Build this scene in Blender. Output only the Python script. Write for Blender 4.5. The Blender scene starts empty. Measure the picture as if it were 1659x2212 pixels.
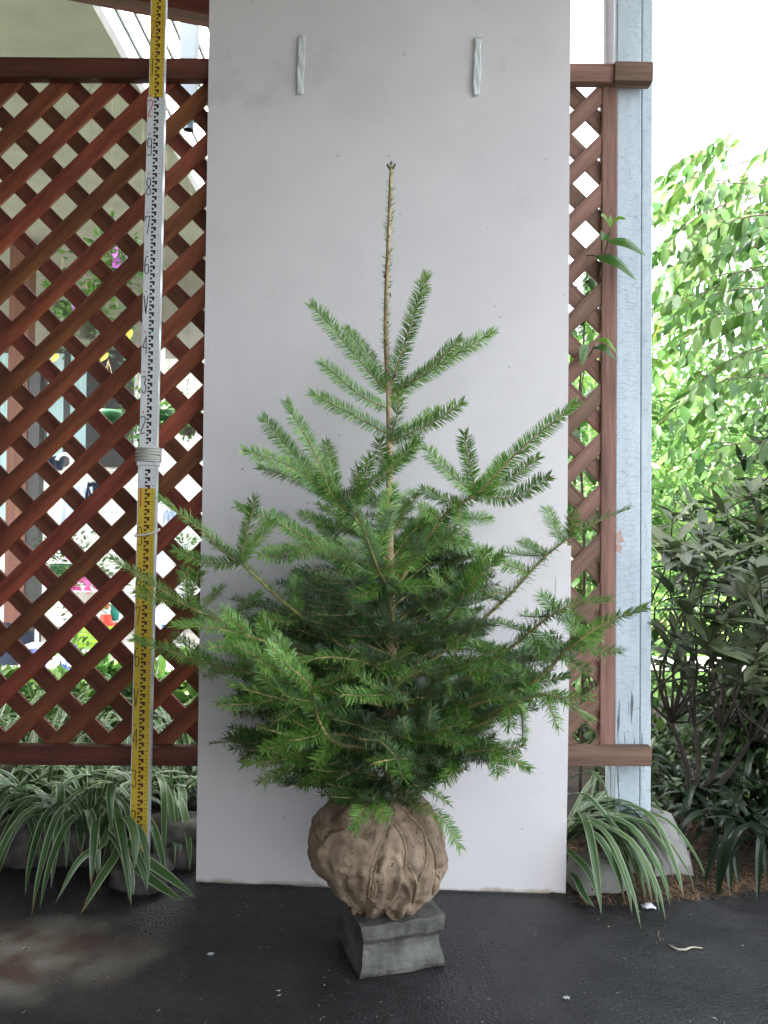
import bpy, math, random
import numpy as np
from mathutils import Vector, Matrix, noise
from mathutils.bvhtree import BVHTree
random.seed(7); rng = np.random.default_rng(7)
sc = bpy.context.scene
R = math.radians
# ------------------------------------------------------------------ camera
CH = 0.913; FPX = 1790.0; W2, H2 = 829.5, 1106.0
cam_d = bpy.data.cameras.new('camera'); cam = bpy.data.objects.new('camera', cam_d)
sc.collection.objects.link(cam); sc.camera = cam
cam_d.sensor_fit = 'VERTICAL'; cam_d.sensor_height = 24; cam_d.lens = 24*FPX/2212
cam_d.clip_start = 0.05; cam_d.clip_end = 500
cam.location = (0, 0, CH)
CM = Matrix.Rotation(R(90+1.1), 3, 'X') @ Matrix.Rotation(R(0.5), 3, 'Z')
cam.rotation_euler = CM.to_euler()
cam_d.dof.use_dof = True; cam_d.dof.focus_distance = 1.85; cam_d.dof.aperture_fstop = 9
# ------------------------------------------------------------------ world and sun
world = bpy.data.worlds.new('World'); sc.world = world; world.use_nodes = True
wn = world.node_tree; wn.nodes.clear()
sky = wn.nodes.new('ShaderNodeTexSky'); sky.sky_type = 'NISHITA'; sky.sun_disc = False
SUN = Vector((-0.48, -0.30, 0.82)).normalized()
sky.sun_elevation = math.asin(SUN.z); sky.sun_rotation = math.atan2(SUN.x, SUN.y)
sky.air_density = 1.0; sky.dust_density = 5.0; sky.ozone_density = 0.6
bg = wn.nodes.new('ShaderNodeBackground'); bg.inputs[1].default_value = 0.15
wo = wn.nodes.new('ShaderNodeOutputWorld')
hsv = wn.nodes.new('ShaderNodeHueSaturation'); hsv.inputs['Saturation'].default_value = 0.35; wn.links.new(sky.outputs[0], hsv.inputs['Color']); wn.links.new(hsv.outputs[0], bg.inputs[0]); wn.links.new(bg.outputs[0], wo.inputs[0])
sl = bpy.data.lights.new('sun', 'SUN'); sl.energy = 2.0; sl.angle = R(6); sl.color = (1, 0.97, 0.92)
so = bpy.data.objects.new('sun', sl); sc.collection.objects.link(so)
so.rotation_euler = SUN.to_track_quat('Z', 'Y').to_euler()
sc.view_settings.view_transform = 'Standard'; sc.view_settings.look = 'None'
sc.view_settings.exposure = 3.28; sc.view_settings.gamma = 1
sc.cycles.max_bounces = 8; sc.cycles.transparent_max_bounces = 24

# ------------------------------------------------------------------ pixel -> point helpers (1659x2212 measure of the photograph)
def ray(px, py):
    return CM @ Vector((px-W2, H2-py, -FPX))
def D(px, py, Y):
    d = ray(px, py); return Vector((0, 0, CH)) + d*(Y/d.y)
def G(px, py, z=0.0):
    d = ray(px, py); return Vector((0, 0, CH)) + d*((z-CH)/d.z)
CMI = CM.inverted()
def proj(p):
    q = CMI @ (Vector(p)-Vector((0, 0, CH))); return (W2+FPX*q.x/-q.z, H2-FPX*q.y/-q.z)

# ------------------------------------------------------------------ materials
def nodes(m):
    m.use_nodes = True; nt = m.node_tree; return nt, nt.nodes['Principled BSDF']
def mat(name, c1, c2=None, rough=0.6, scale=8, detail=4, stretch=(1, 1, 1), bump=0.0, bscale=60, spec=0.5,
        rand=0.0, island=0.0, coord='Object', metal=0.0, transl=0.0, speck=None, contrast=(0.35, 0.65)):
    m = bpy.data.materials.new(name); nt, p = nodes(m); N = nt.nodes; L = nt.links
    c2 = c2 or c1
    tc = N.new('ShaderNodeTexCoord'); mp = N.new('ShaderNodeMapping'); mp.inputs['Scale'].default_value = stretch
    if coord == 'World':
        ge = N.new('ShaderNodeNewGeometry'); L.new(ge.outputs['Position'], mp.inputs[0])
    else:
        L.new(tc.outputs[coord], mp.inputs[0])
    nz = N.new('ShaderNodeTexNoise'); nz.inputs['Scale'].default_value = scale; nz.inputs['Detail'].default_value = detail
    nz.inputs['Roughness'].default_value = 0.62
    L.new(mp.outputs[0], nz.inputs[0])
    cr = N.new('ShaderNodeValToRGB'); cr.color_ramp.elements[0].position = contrast[0]; cr.color_ramp.elements[1].position = contrast[1]
    cr.color_ramp.elements[0].color = (*c1, 1); cr.color_ramp.elements[1].color = (*c2, 1)
    L.new(nz.outputs[0], cr.inputs[0]); out = cr.outputs[0]
    if speck:
        sn = N.new('ShaderNodeTexNoise'); sn.inputs['Scale'].default_value = speck[0]; sn.inputs['Detail'].default_value = 2
        L.new(mp.outputs[0], sn.inputs[0])
        sr = N.new('ShaderNodeValToRGB'); sr.color_ramp.elements[0].position = speck[1]; sr.color_ramp.elements[1].position = speck[1]+0.04
        L.new(sn.outputs[0], sr.inputs[0])
        mx = N.new('ShaderNodeMix'); mx.data_type = 'RGBA'; L.new(sr.outputs[0], mx.inputs[0]); L.new(out, mx.inputs[6])
        mx.inputs[7].default_value = (*speck[2], 1); out = mx.outputs[2]
    if rand or island:
        hs = N.new('ShaderNodeHueSaturation'); mr = N.new('ShaderNodeMapRange')
        if rand:
            oi = N.new('ShaderNodeObjectInfo'); L.new(oi.outputs['Random'], mr.inputs[0])
        else:
            g2 = N.new('ShaderNodeNewGeometry'); L.new(g2.outputs['Random Per Island'], mr.inputs[0])
        a = rand or island
        mr.inputs[3].default_value = 1-a; mr.inputs[4].default_value = 1+a
        L.new(mr.outputs[0], hs.inputs['Value'])
        mr2 = N.new('ShaderNodeMapRange'); L.new(mr.inputs[0].links[0].from_socket, mr2.inputs[0])
        mr2.inputs[3].default_value = 0.5+0.06*a; mr2.inputs[4].default_value = 0.5-0.06*a
        L.new(mr2.outputs[0], hs.inputs['Hue']); L.new(out, hs.inputs['Color']); out = hs.outputs[0]
    L.new(out, p.inputs['Base Color'])
    p.inputs['Roughness'].default_value = rough; p.inputs['Metallic'].default_value = metal
    p.inputs['Specular IOR Level'].default_value = spec
    if bump:
        bn = N.new('ShaderNodeTexNoise'); bn.inputs['Scale'].default_value = bscale; bn.inputs['Detail'].default_value = 5
        L.new(mp.outputs[0], bn.inputs[0]); bp = N.new('ShaderNodeBump'); bp.inputs['Strength'].default_value = min(1, bump)
        bp.inputs['Distance'].default_value = 0.004*max(1, bump); L.new(bn.outputs[0], bp.inputs['Height']); L.new(bp.outputs[0], p.inputs['Normal'])
    if transl:
        tr = N.new('ShaderNodeBsdfTranslucent'); L.new(out, tr.inputs[0])
        ms = N.new('ShaderNodeMixShader'); ms.inputs[0].default_value = transl
        L.new(p.outputs[0], ms.inputs[1]); L.new(tr.outputs[0], ms.inputs[2])
        L.new(ms.outputs[0], N['Material Output'].inputs[0])
    m['out'] = 1
    return m

M = {}
M['board'] = mat('painted_board', (0.60, 0.58, 0.582), (0.70, 0.68, 0.68), 0.55, scale=1.6, detail=7, bump=0.1, bscale=260, speck=(55, 0.745, (0.30, 0.27, 0.24)))
def board_dirt(m):
    nt, p = nodes(m); N = nt.nodes; L = nt.links; src = p.inputs['Base Color'].links[0].from_socket
    g = N.new('ShaderNodeNewGeometry'); sp = N.new('ShaderNodeSeparateXYZ'); L.new(g.outputs['Position'], sp.inputs[0])
    nz = N.new('ShaderNodeTexNoise'); nz.inputs['Scale'].default_value = 14; nz.inputs['Detail'].default_value = 6; L.new(g.outputs['Position'], nz.inputs[0])
    ma = N.new('ShaderNodeMath'); ma.operation = 'MULTIPLY_ADD'; ma.inputs[1].default_value = -.05; L.new(nz.outputs[0], ma.inputs[0]); L.new(sp.outputs[2], ma.inputs[2])
    mr = N.new('ShaderNodeMapRange'); mr.inputs[1].default_value = -.012; mr.inputs[2].default_value = -.022; mr.inputs[4].default_value = .8; L.new(ma.outputs[0], mr.inputs[0])
    mx = N.new('ShaderNodeMix'); mx.data_type = 'RGBA'; L.new(mr.outputs[0], mx.inputs[0]); L.new(src, mx.inputs[6]); mx.inputs[7].default_value = (.30, .22, .13, 1)
    n2 = N.new('ShaderNodeTexNoise'); n2.inputs['Scale'].default_value = 3.5; n2.inputs['Detail'].default_value = 8; n2.inputs['Roughness'].default_value = .75; L.new(g.outputs['Position'], n2.inputs[0])
    m2 = N.new('ShaderNodeMapRange'); m2.inputs[1].default_value = .60; m2.inputs[2].default_value = .75; m2.inputs[4].default_value = .6; L.new(n2.outputs[0], m2.inputs[0])
    mz = N.new('ShaderNodeMix'); mz.data_type = 'RGBA'; L.new(m2.outputs[0], mz.inputs[0]); L.new(mx.outputs[2], mz.inputs[6]); mz.inputs[7].default_value = (.46, .43, .42, 1)
    L.new(mz.outputs[2], p.inputs['Base Color'])
board_dirt(M['board'])
M['board_edge'] = mat('board_edge', (0.45, 0.38, 0.28), (0.6, 0.55, 0.45), 0.8, scale=30)
M['tape'] = mat('clear_tape', (0.75, 0.8, 0.8), rough=0.2, spec=0.7, scale=20, transl=0.3)
M['wood'] = mat('stained_wood', (0.075, 0.02, 0.011), (0.28, 0.085, 0.036), 0.6, scale=5, detail=6, stretch=(0.6, 4, 4), bump=0.6, bscale=22, rand=0.22, spec=0.35)
M['wood_back'] = mat('stained_wood_rear', (0.06, 0.016, 0.010), (0.18, 0.055, 0.032), 0.7, scale=5, detail=6, stretch=(0.6, 4, 4), bump=0.6, bscale=22, rand=0.25, spec=0.3)  # darker red brown for the rear slat layer
M['rail'] = mat('dark_stained_rail', (0.075, 0.022, 0.016), (0.14, 0.04, 0.027), 0.6, scale=7, stretch=(0.35, 5, 5), bump=0.5, bscale=25, rand=0.15, spec=0.35)
M['wood_grey'] = mat('weathered_glare_paled_wood', (0.12, 0.068, 0.05), (0.25, 0.148, 0.108), 0.75, scale=9, stretch=(0.35, 5, 5), bump=0.6, bscale=22, rand=0.18, spec=0.3)  # weathered brown, with glare from the right painted in as a lighter tone
M['pale_wood'] = mat('light_grey_wood', (0.34, 0.30, 0.31), (0.5, 0.46, 0.48), 0.8, scale=9, stretch=(0.35, 5, 5), bump=0.5)  # lighter grey for the stile end above the rail
M['stem_bark'] = mat('fir_bark', (0.32, 0.21, 0.12), (0.56, 0.41, 0.25), 0.8, scale=60, bump=0.8, bscale=180)
M['shoot_bark'] = mat('fir_shoot_bark', (0.20, 0.17, 0.06), (0.42, 0.34, 0.15), 0.75, scale=140, bump=0.4, bscale=300)
M['bud'] = mat('fir_bud', (0.10, 0.05, 0.02), (0.18, 0.10, 0.04), 0.4, scale=90)
M['soil'] = mat('soil', (0.012, 0.009, 0.006), (0.045, 0.03, 0.02), 0.95, scale=14, bump=1, bscale=40, coord='World')
M['rock'] = mat('grey_stone', (0.035, 0.03, 0.028), (0.12, 0.11, 0.10), 0.9, scale=14, bump=1, bscale=35)
M['concrete'] = mat('rough_concrete', (0.22, 0.22, 0.20), (0.32, 0.32, 0.30), 0.9, scale=10, bump=0.8, bscale=60, speck=(60, 0.70, (0.08, 0.08, 0.07)))
M['block'] = mat('damp_grey_concrete', (0.055, 0.056, 0.049), (0.145, 0.145, 0.125), 0.85, scale=16, detail=9, bump=1.0, bscale=70, speck=(140, 0.72, (0.25, 0.25, 0.22)))
M['twine'] = mat('jute_twine', (0.22, 0.17, 0.10), (0.42, 0.33, 0.2), 0.95, scale=200, bump=1, bscale=500)
M['moss'] = mat('moss', (0.03, 0.05, 0.012), (0.08, 0.10, 0.03), 0.95, scale=60, bump=1, bscale=120)
M['black'] = mat('black_frame', (0.012, 0.012, 0.013), (0.02, 0.02, 0.022), 0.4)
M['white'] = mat('white_paint', (0.78, 0.78, 0.76), (0.82, 0.82, 0.8), 0.5)
M['staff_white'] = mat('staff_white', (0.66, 0.68, 0.70), (0.72, 0.74, 0.75), 0.4, scale=12)
M['staff_yellow'] = mat('staff_yellow', (0.60, 0.42, 0.035), (0.68, 0.50, 0.06), 0.4, scale=9)
M['aluminium'] = mat('aluminium_edge', (0.72, 0.74, 0.76), (0.8, 0.82, 0.84), 0.35, scale=14, metal=0.3)
M['ink_black'] = mat('black_print', (0.012, 0.014, 0.014), rough=0.5)
M['ink_brown'] = mat('brown_print', (0.07, 0.014, 0.008), rough=0.5)
M['ink_red'] = mat('red_print', (0.55, 0.05, 0.06), rough=0.5)
M['ink_grey'] = mat('grey_print', (0.36, 0.38, 0.39), rough=0.5)
M['string'] = mat('white_string', (0.6, 0.6, 0.54), (0.7, 0.7, 0.62), 0.8, scale=200)
M['soffit'] = mat('beige_soffit', (0.27, 0.25, 0.235), (0.32, 0.30, 0.28), 0.8, scale=6)
M['tile'] = mat('white_tile', (0.74, 0.74, 0.72), (0.8, 0.8, 0.78), 0.35, rand=0.05)
M['grout'] = mat('tile_grout', (0.35, 0.34, 0.31), rough=0.9)
M['curtain'] = mat('pale_blue_curtain', (0.32, 0.46, 0.52), (0.42, 0.58, 0.64), 0.8, scale=3, stretch=(20, 1, 0.4))
M['poly'] = mat('milky_polycarbonate', (0.86, 0.88, 0.88), rough=0.3, transl=0.85)
M['dark_rib'] = mat('dark_awning_rib', (0.05, 0.055, 0.05), rough=0.6)
M['slate_post'] = mat('slate_blue_post', (0.03, 0.05, 0.07), (0.045, 0.07, 0.09), 0.5)
M['brown_post'] = mat('brown_post', (0.13, 0.05, 0.035), (0.18, 0.075, 0.05), 0.7, scale=6, stretch=(6, 6, 0.5))
M['paving'] = mat('pale_paving', (0.38, 0.35, 0.31), (0.5, 0.46, 0.42), 0.9, scale=6, bump=0.4, coord='World')
M['unseen_paving'] = mat('unseen_grey_paving', (0.12, 0.12, 0.125), (0.2, 0.2, 0.205), 0.9, scale=3, coord='World')  # for the unseen ground added behind the camera
M['lawn'] = mat('lawn', (0.05, 0.12, 0.015), (0.11, 0.22, 0.03), 0.9, scale=3, bump=1, bscale=90, coord='World')
M['grass'] = mat('grass_blade', (0.06, 0.14, 0.02), (0.12, 0.24, 0.04), 0.6, island=0.4, transl=0.35)
M['dry'] = mat('dry_grass', (0.16, 0.10, 0.05), (0.30, 0.19, 0.10), 0.9, scale=20, island=0.5)
M['leaf_light'] = mat('light_green_leaf', (0.055, 0.14, 0.025), (0.105, 0.21, 0.045), 0.4, scale=4, coord='World', island=0.35, transl=0.32)
M['leaf_light_o'] = mat('light_green_single_leaf', (0.055, 0.14, 0.025), (0.105, 0.21, 0.045), 0.4, scale=4, coord='World', rand=0.38, transl=0.32)
M['leaf_yellow'] = mat('yellow_leaf', (0.55, 0.42, 0.04), (0.65, 0.55, 0.08), 0.5, transl=0.4)
M['leaf_mid'] = mat('mid_green_leaf', (0.04, 0.10, 0.018), (0.075, 0.16, 0.03), 0.4, scale=4, coord='World', island=0.4, transl=0.3)
M['leaf_mid_o'] = mat('mid_green_single_leaf', (0.04, 0.11, 0.018), (0.065, 0.16, 0.03), 0.3, scale=4, coord='World', rand=0.35, transl=0.3)
M['leaf_dark'] = mat('dark_green_leaf', (0.02, 0.045, 0.014), (0.04, 0.075, 0.022), 0.35, scale=4, coord='World', island=0.4, transl=0.15)
M['leaf_rhodo'] = mat('olive_leathery_leaf', (0.042, 0.065, 0.026), (0.095, 0.12, 0.05), 0.46, scale=14, rand=0.35, transl=0.1, spec=0.6)
M['leaf_far'] = mat('far_crown_leaf', (0.07, 0.15, 0.035), (0.14, 0.26, 0.07), 0.5, scale=0.8, coord='World', island=0.4, transl=0.4)
M['leaf_conifer'] = mat('far_conifer_leaf', (0.05, 0.10, 0.045), (0.09, 0.15, 0.07), 0.6, scale=0.8, coord='World', island=0.3, transl=0.2)
M['twig'] = mat('brown_twig', (0.07, 0.05, 0.035), (0.15, 0.12, 0.08), 0.85, scale=20, bump=0.5)
M['dark_twig'] = mat('dark_shrub_stem', (0.018, 0.014, 0.011), (0.045, 0.034, 0.025), 0.9, scale=20, bump=0.5)
M['pink'] = mat('pink_petal', (0.72, 0.10, 0.35), (0.8, 0.2, 0.45), 0.6, island=0.3, transl=0.3)
M['purple'] = mat('purple_petal', (0.55, 0.12, 0.62), (0.65, 0.2, 0.7), 0.6, transl=0.3)
M['white_petal'] = mat('white_petal', (0.75, 0.75, 0.8), rough=0.6, transl=0.2)
M['blue_petal'] = mat('blue_petal', (0.1, 0.14, 0.6), (0.2, 0.25, 0.7), 0.6, transl=0.2)
M['green_pot'] = mat('green_plastic', (0.02, 0.10, 0.04), (0.03, 0.13, 0.05), 0.35)
M['lime'] = mat('lime_plastic', (0.36, 0.62, 0.03), rough=0.4, transl=0.25)
M['red'] = mat('red_plastic', (0.75, 0.06, 0.03), rough=0.4)
M['teal'] = mat('teal_plastic', (0.01, 0.22, 0.16), rough=0.4)
M['grey_pot'] = mat('grey_coco_pot', (0.10, 0.095, 0.09), (0.2, 0.19, 0.18), 0.95, scale=50, bump=1, bscale=90)
M['cloth_blue'] = mat('pale_blue_cloth', (0.45, 0.55, 0.72), (0.6, 0.68, 0.8), 0.9, scale=6)
M['cloth_navy'] = mat('dark_navy_cloth', (0.015, 0.025, 0.05), (0.03, 0.04, 0.07), 0.9, scale=6)
M['roof'] = mat('carport_roof', (0.30, 0.29, 0.27), (0.36, 0.35, 0.33), 0.8)
M['dark_wall'] = mat('dark_unseen_wall', (0.05, 0.045, 0.04), (0.08, 0.075, 0.065), 0.9, scale=3)
M['eye'] = mat('bowl_white', (0.8, 0.8, 0.8), rough=0.3)

# burlap with a fine weave and damp stains
def burlap():
    m = mat('burlap_cloth', (0.20, 0.13, 0.082), (0.60, 0.46, 0.32), 0.95, scale=16, detail=10, bump=0, speck=(95, 0.66, (0.16, 0.10, 0.06)), contrast=(0.3, 0.7))
    nt, p = nodes(m); N = nt.nodes; L = nt.links
    tc = N.new('ShaderNodeTexCoord')
    a = N.new('ShaderNodeTexWave'); a.inputs['Scale'].default_value = 190; a.bands_direction = 'Z'; a.inputs['Distortion'].default_value = 3
    b = N.new('ShaderNodeTexWave'); b.inputs['Scale'].default_value = 190; b.bands_direction = 'X'; b.inputs['Distortion'].default_value = 3
    n = N.new('ShaderNodeTexNoise'); n.inputs['Scale'].default_value = 42; n.inputs['Detail'].default_value = 9; n.inputs['Roughness'].default_value = .7; n.inputs['Distortion'].default_value = .6
    for t in (a, b, n): L.new(tc.outputs['Object'], t.inputs[0])
    ad = N.new('ShaderNodeMath'); ad.operation = 'ADD'; L.new(a.outputs[1], ad.inputs[0]); L.new(b.outputs[1], ad.inputs[1])
    ad2 = N.new('ShaderNodeMath'); ad2.operation = 'MULTIPLY_ADD'; L.new(n.outputs[0], ad2.inputs[0]); ad2.inputs[1].default_value = 12; L.new(ad.outputs[0], ad2.inputs[2])
    bp = N.new('ShaderNodeBump'); bp.inputs['Distance'].default_value = 0.0016; bp.inputs['Strength'].default_value = 0.8
    L.new(ad2.outputs[0], bp.inputs['Height']); L.new(bp.outputs[0], p.inputs['Normal'])
    return m
M['burlap'] = burlap()

# fir needles: green above, silvery bands below
def needle_mat(name, c1, c2):
    m = mat(name, c1, c2, 0.33, scale=12, coord='World', island=0.45, transl=0.0, spec=0.6)
    nt, p = nodes(m); N = nt.nodes; L = nt.links
    src = p.inputs['Base Color'].links[0].from_socket
    g = N.new('ShaderNodeNewGeometry'); mx = N.new('ShaderNodeMix'); mx.data_type = 'RGBA'
    ml = N.new('ShaderNodeMath'); ml.operation = 'MULTIPLY'; ml.inputs[1].default_value = 0.6
    L.new(g.outputs['Backfacing'], ml.inputs[0]); L.new(ml.outputs[0], mx.inputs[0]); L.new(src, mx.inputs[6]); mx.inputs[7].default_value = (0.22, 0.30, 0.22, 1)
    L.new(mx.outputs[2], p.inputs['Base Color'])
    tr = N.new('ShaderNodeBsdfTranslucent'); L.new(mx.outputs[2], tr.inputs[0])
    ms = N.new('ShaderNodeMixShader'); ms.inputs[0].default_value = 0.2
    L.new(p.outputs[0], ms.inputs[1]); L.new(tr.outputs[0], ms.inputs[2]); L.new(ms.outputs[0], N['Material Output'].inputs[0])
    return m
M['needle'] = needle_mat('fir_needle', (0.085, 0.205, 0.032), (0.18, 0.37, 0.068))
M['needle_shaded'] = needle_mat('old_shaded_fir_needle', (0.035, 0.10, 0.025), (0.08, 0.185, 0.042))  # older inner needles, crown shade also put into the darker colour

# variegated strap leaf: cream edges, green centre with fine lines, from a point attribute 'u'
def strap_mat(name, g1, g2, edge, lo=0.72):
    m = mat(name, g1, g2, 0.38, scale=6, rand=0.25, transl=0.25, spec=0.5)
    nt, p = nodes(m); N = nt.nodes; L = nt.links
    src = p.inputs['Base Color'].links[0].from_socket
    at = N.new('ShaderNodeAttribute'); at.attribute_name = 'u'
    ab = N.new('ShaderNodeMath'); ab.operation = 'ABSOLUTE'; L.new(at.outputs['Fac'], ab.inputs[0])
    mr = N.new('ShaderNodeMapRange'); mr.inputs[1].default_value = lo; mr.inputs[2].default_value = lo+0.12; L.new(ab.outputs[0], mr.inputs[0])
    wv = N.new('ShaderNodeMath'); wv.operation = 'MULTIPLY'; wv.inputs[1].default_value = 22; L.new(at.outputs['Fac'], wv.inputs[0])
    sn = N.new('ShaderNodeMath'); sn.operation = 'SINE'; L.new(wv.outputs[0], sn.inputs[0])
    m3 = N.new('ShaderNodeMapRange'); m3.inputs[1].default_value = 0.6; m3.inputs[2].default_value = 1; m3.inputs[4].default_value = 0.12; L.new(sn.outputs[0], m3.inputs[0])
    mxx = N.new('ShaderNodeMath'); mxx.operation = 'MAXIMUM'; L.new(mr.outputs[0], mxx.inputs[0]); L.new(m3.outputs[0], mxx.inputs[1])
    mx = N.new('ShaderNodeMix'); mx.data_type = 'RGBA'; L.new(mxx.outputs[0], mx.inputs[0]); L.new(src, mx.inputs[6]); mx.inputs[7].default_value = (*edge, 1)
    a2 = N.new('ShaderNodeAttribute'); a2.attribute_name = 'v'; my = N.new('ShaderNodeMix'); my.data_type = 'RGBA'; L.new(a2.outputs['Fac'], my.inputs[0]); L.new(mx.outputs[2], my.inputs[6]); my.inputs[7].default_value = (0.16, 0.09, 0.04, 1)
    L.new(my.outputs[2], p.inputs['Base Color'])
    for n in N:
        if n.type == 'BSDF_TRANSLUCENT': L.new(my.outputs[2], n.inputs[0])
    return m
M['strap'] = strap_mat('variegated_strap_leaf', (0.032, 0.085, 0.022), (0.065, 0.14, 0.038), (0.34, 0.40, 0.25))
M['strap_shaded'] = strap_mat('shade_dark_strap_leaf', (0.008, 0.02, 0.007), (0.014, 0.034, 0.011), (0.02, 0.04, 0.016), 0.9)  # same leaf with the deep bed shade put into its colours

# asphalt, damp and dark with a lighter brownish patch at the left
def asphalt():
    m = mat('damp_asphalt', (0.009, 0.009, 0.0092), (0.032, 0.032, 0.032), 0.6, scale=7, detail=12, coord='World', speck=(120, 0.68, (0.12, 0.115, 0.105)), contrast=(0.3, 0.72), bump=0)
    nt, p = nodes(m); N = nt.nodes; L = nt.links
    src = p.inputs['Base Color'].links[0].from_socket
    g = N.new('ShaderNodeNewGeometry')
    c = G(90, 2060)
    sb = N.new('ShaderNodeVectorMath'); sb.operation = 'SUBTRACT'; sb.inputs[1].default_value = (c.x-0.05, c.y, 0); L.new(g.outputs['Position'], sb.inputs[0])
    sc2 = N.new('ShaderNodeVectorMath'); sc2.operation = 'MULTIPLY'; sc2.inputs[1].default_value = (3.0, 5.2, 0); L.new(sb.outputs[0], sc2.inputs[0])
    ln = N.new('ShaderNodeVectorMath'); ln.operation = 'LENGTH'; L.new(sc2.outputs[0], ln.inputs[0])
    nz = N.new('ShaderNodeTexNoise'); nz.inputs['Scale'].default_value = 6; nz.inputs['Detail'].default_value = 6; L.new(g.outputs['Position'], nz.inputs[0])
    ma = N.new('ShaderNodeMath'); ma.operation = 'MULTIPLY_ADD'; ma.inputs[1].default_value = 1.6; L.new(nz.outputs[0], ma.inputs[0]); L.new(ln.outputs[1], ma.inputs[2])
    mr = N.new('ShaderNodeMapRange'); mr.inputs[1].default_value = 1.85; mr.inputs[2].default_value = 1.1; L.new(ma.outputs[0], mr.inputs[0])
    n2 = N.new('ShaderNodeTexNoise'); n2.inputs['Scale'].default_value = 9; L.new(g.outputs['Position'], n2.inputs[0])
    cr = N.new('ShaderNodeValToRGB'); cr.color_ramp.elements[0].position = 0.38; cr.color_ramp.elements[1].position = 0.6
    cr.color_ramp.elements[0].color = (0.11, 0.065, 0.045, 1); cr.color_ramp.elements[1].color = (0.24, 0.225, 0.185, 1); L.new(n2.outputs[0], cr.inputs[0])
    mx = N.new('ShaderNodeMix'); mx.data_type = 'RGBA'; L.new(mr.outputs[0], mx.inputs[0]); L.new(src, mx.inputs[6]); L.new(cr.outputs[0], mx.inputs[7])
    L.new(mx.outputs[2], p.inputs['Base Color'])
    vo = N.new('ShaderNodeTexVoronoi'); vo.inputs['Scale'].default_value = 170; L.new(g.outputs['Position'], vo.inputs[0])
    n3 = N.new('ShaderNodeTexNoise'); n3.inputs['Scale'].default_value = 28; n3.inputs['Detail'].default_value = 6; L.new(g.outputs['Position'], n3.inputs[0])
    m4 = N.new('ShaderNodeMath'); m4.operation = 'MULTIPLY_ADD'; m4.inputs[1].default_value = 0.7; L.new(n3.outputs[0], m4.inputs[0]); L.new(vo.outputs[0], m4.inputs[2])
    bp = N.new('ShaderNodeBump'); bp.inputs['Distance'].default_value = 0.0022; bp.inputs['Strength'].default_value = 0.7; L.new(m4.outputs[0], bp.inputs['Height']); L.new(bp.outputs[0], p.inputs['Normal'])
    n5 = N.new('ShaderNodeMapRange'); n5.inputs[3].default_value = 0.35; n5.inputs[4].default_value = 0.75; L.new(n3.outputs[0], n5.inputs[0]); L.new(n5.outputs[0], p.inputs['Roughness'])
    return m
M['asphalt'] = asphalt()

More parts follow.
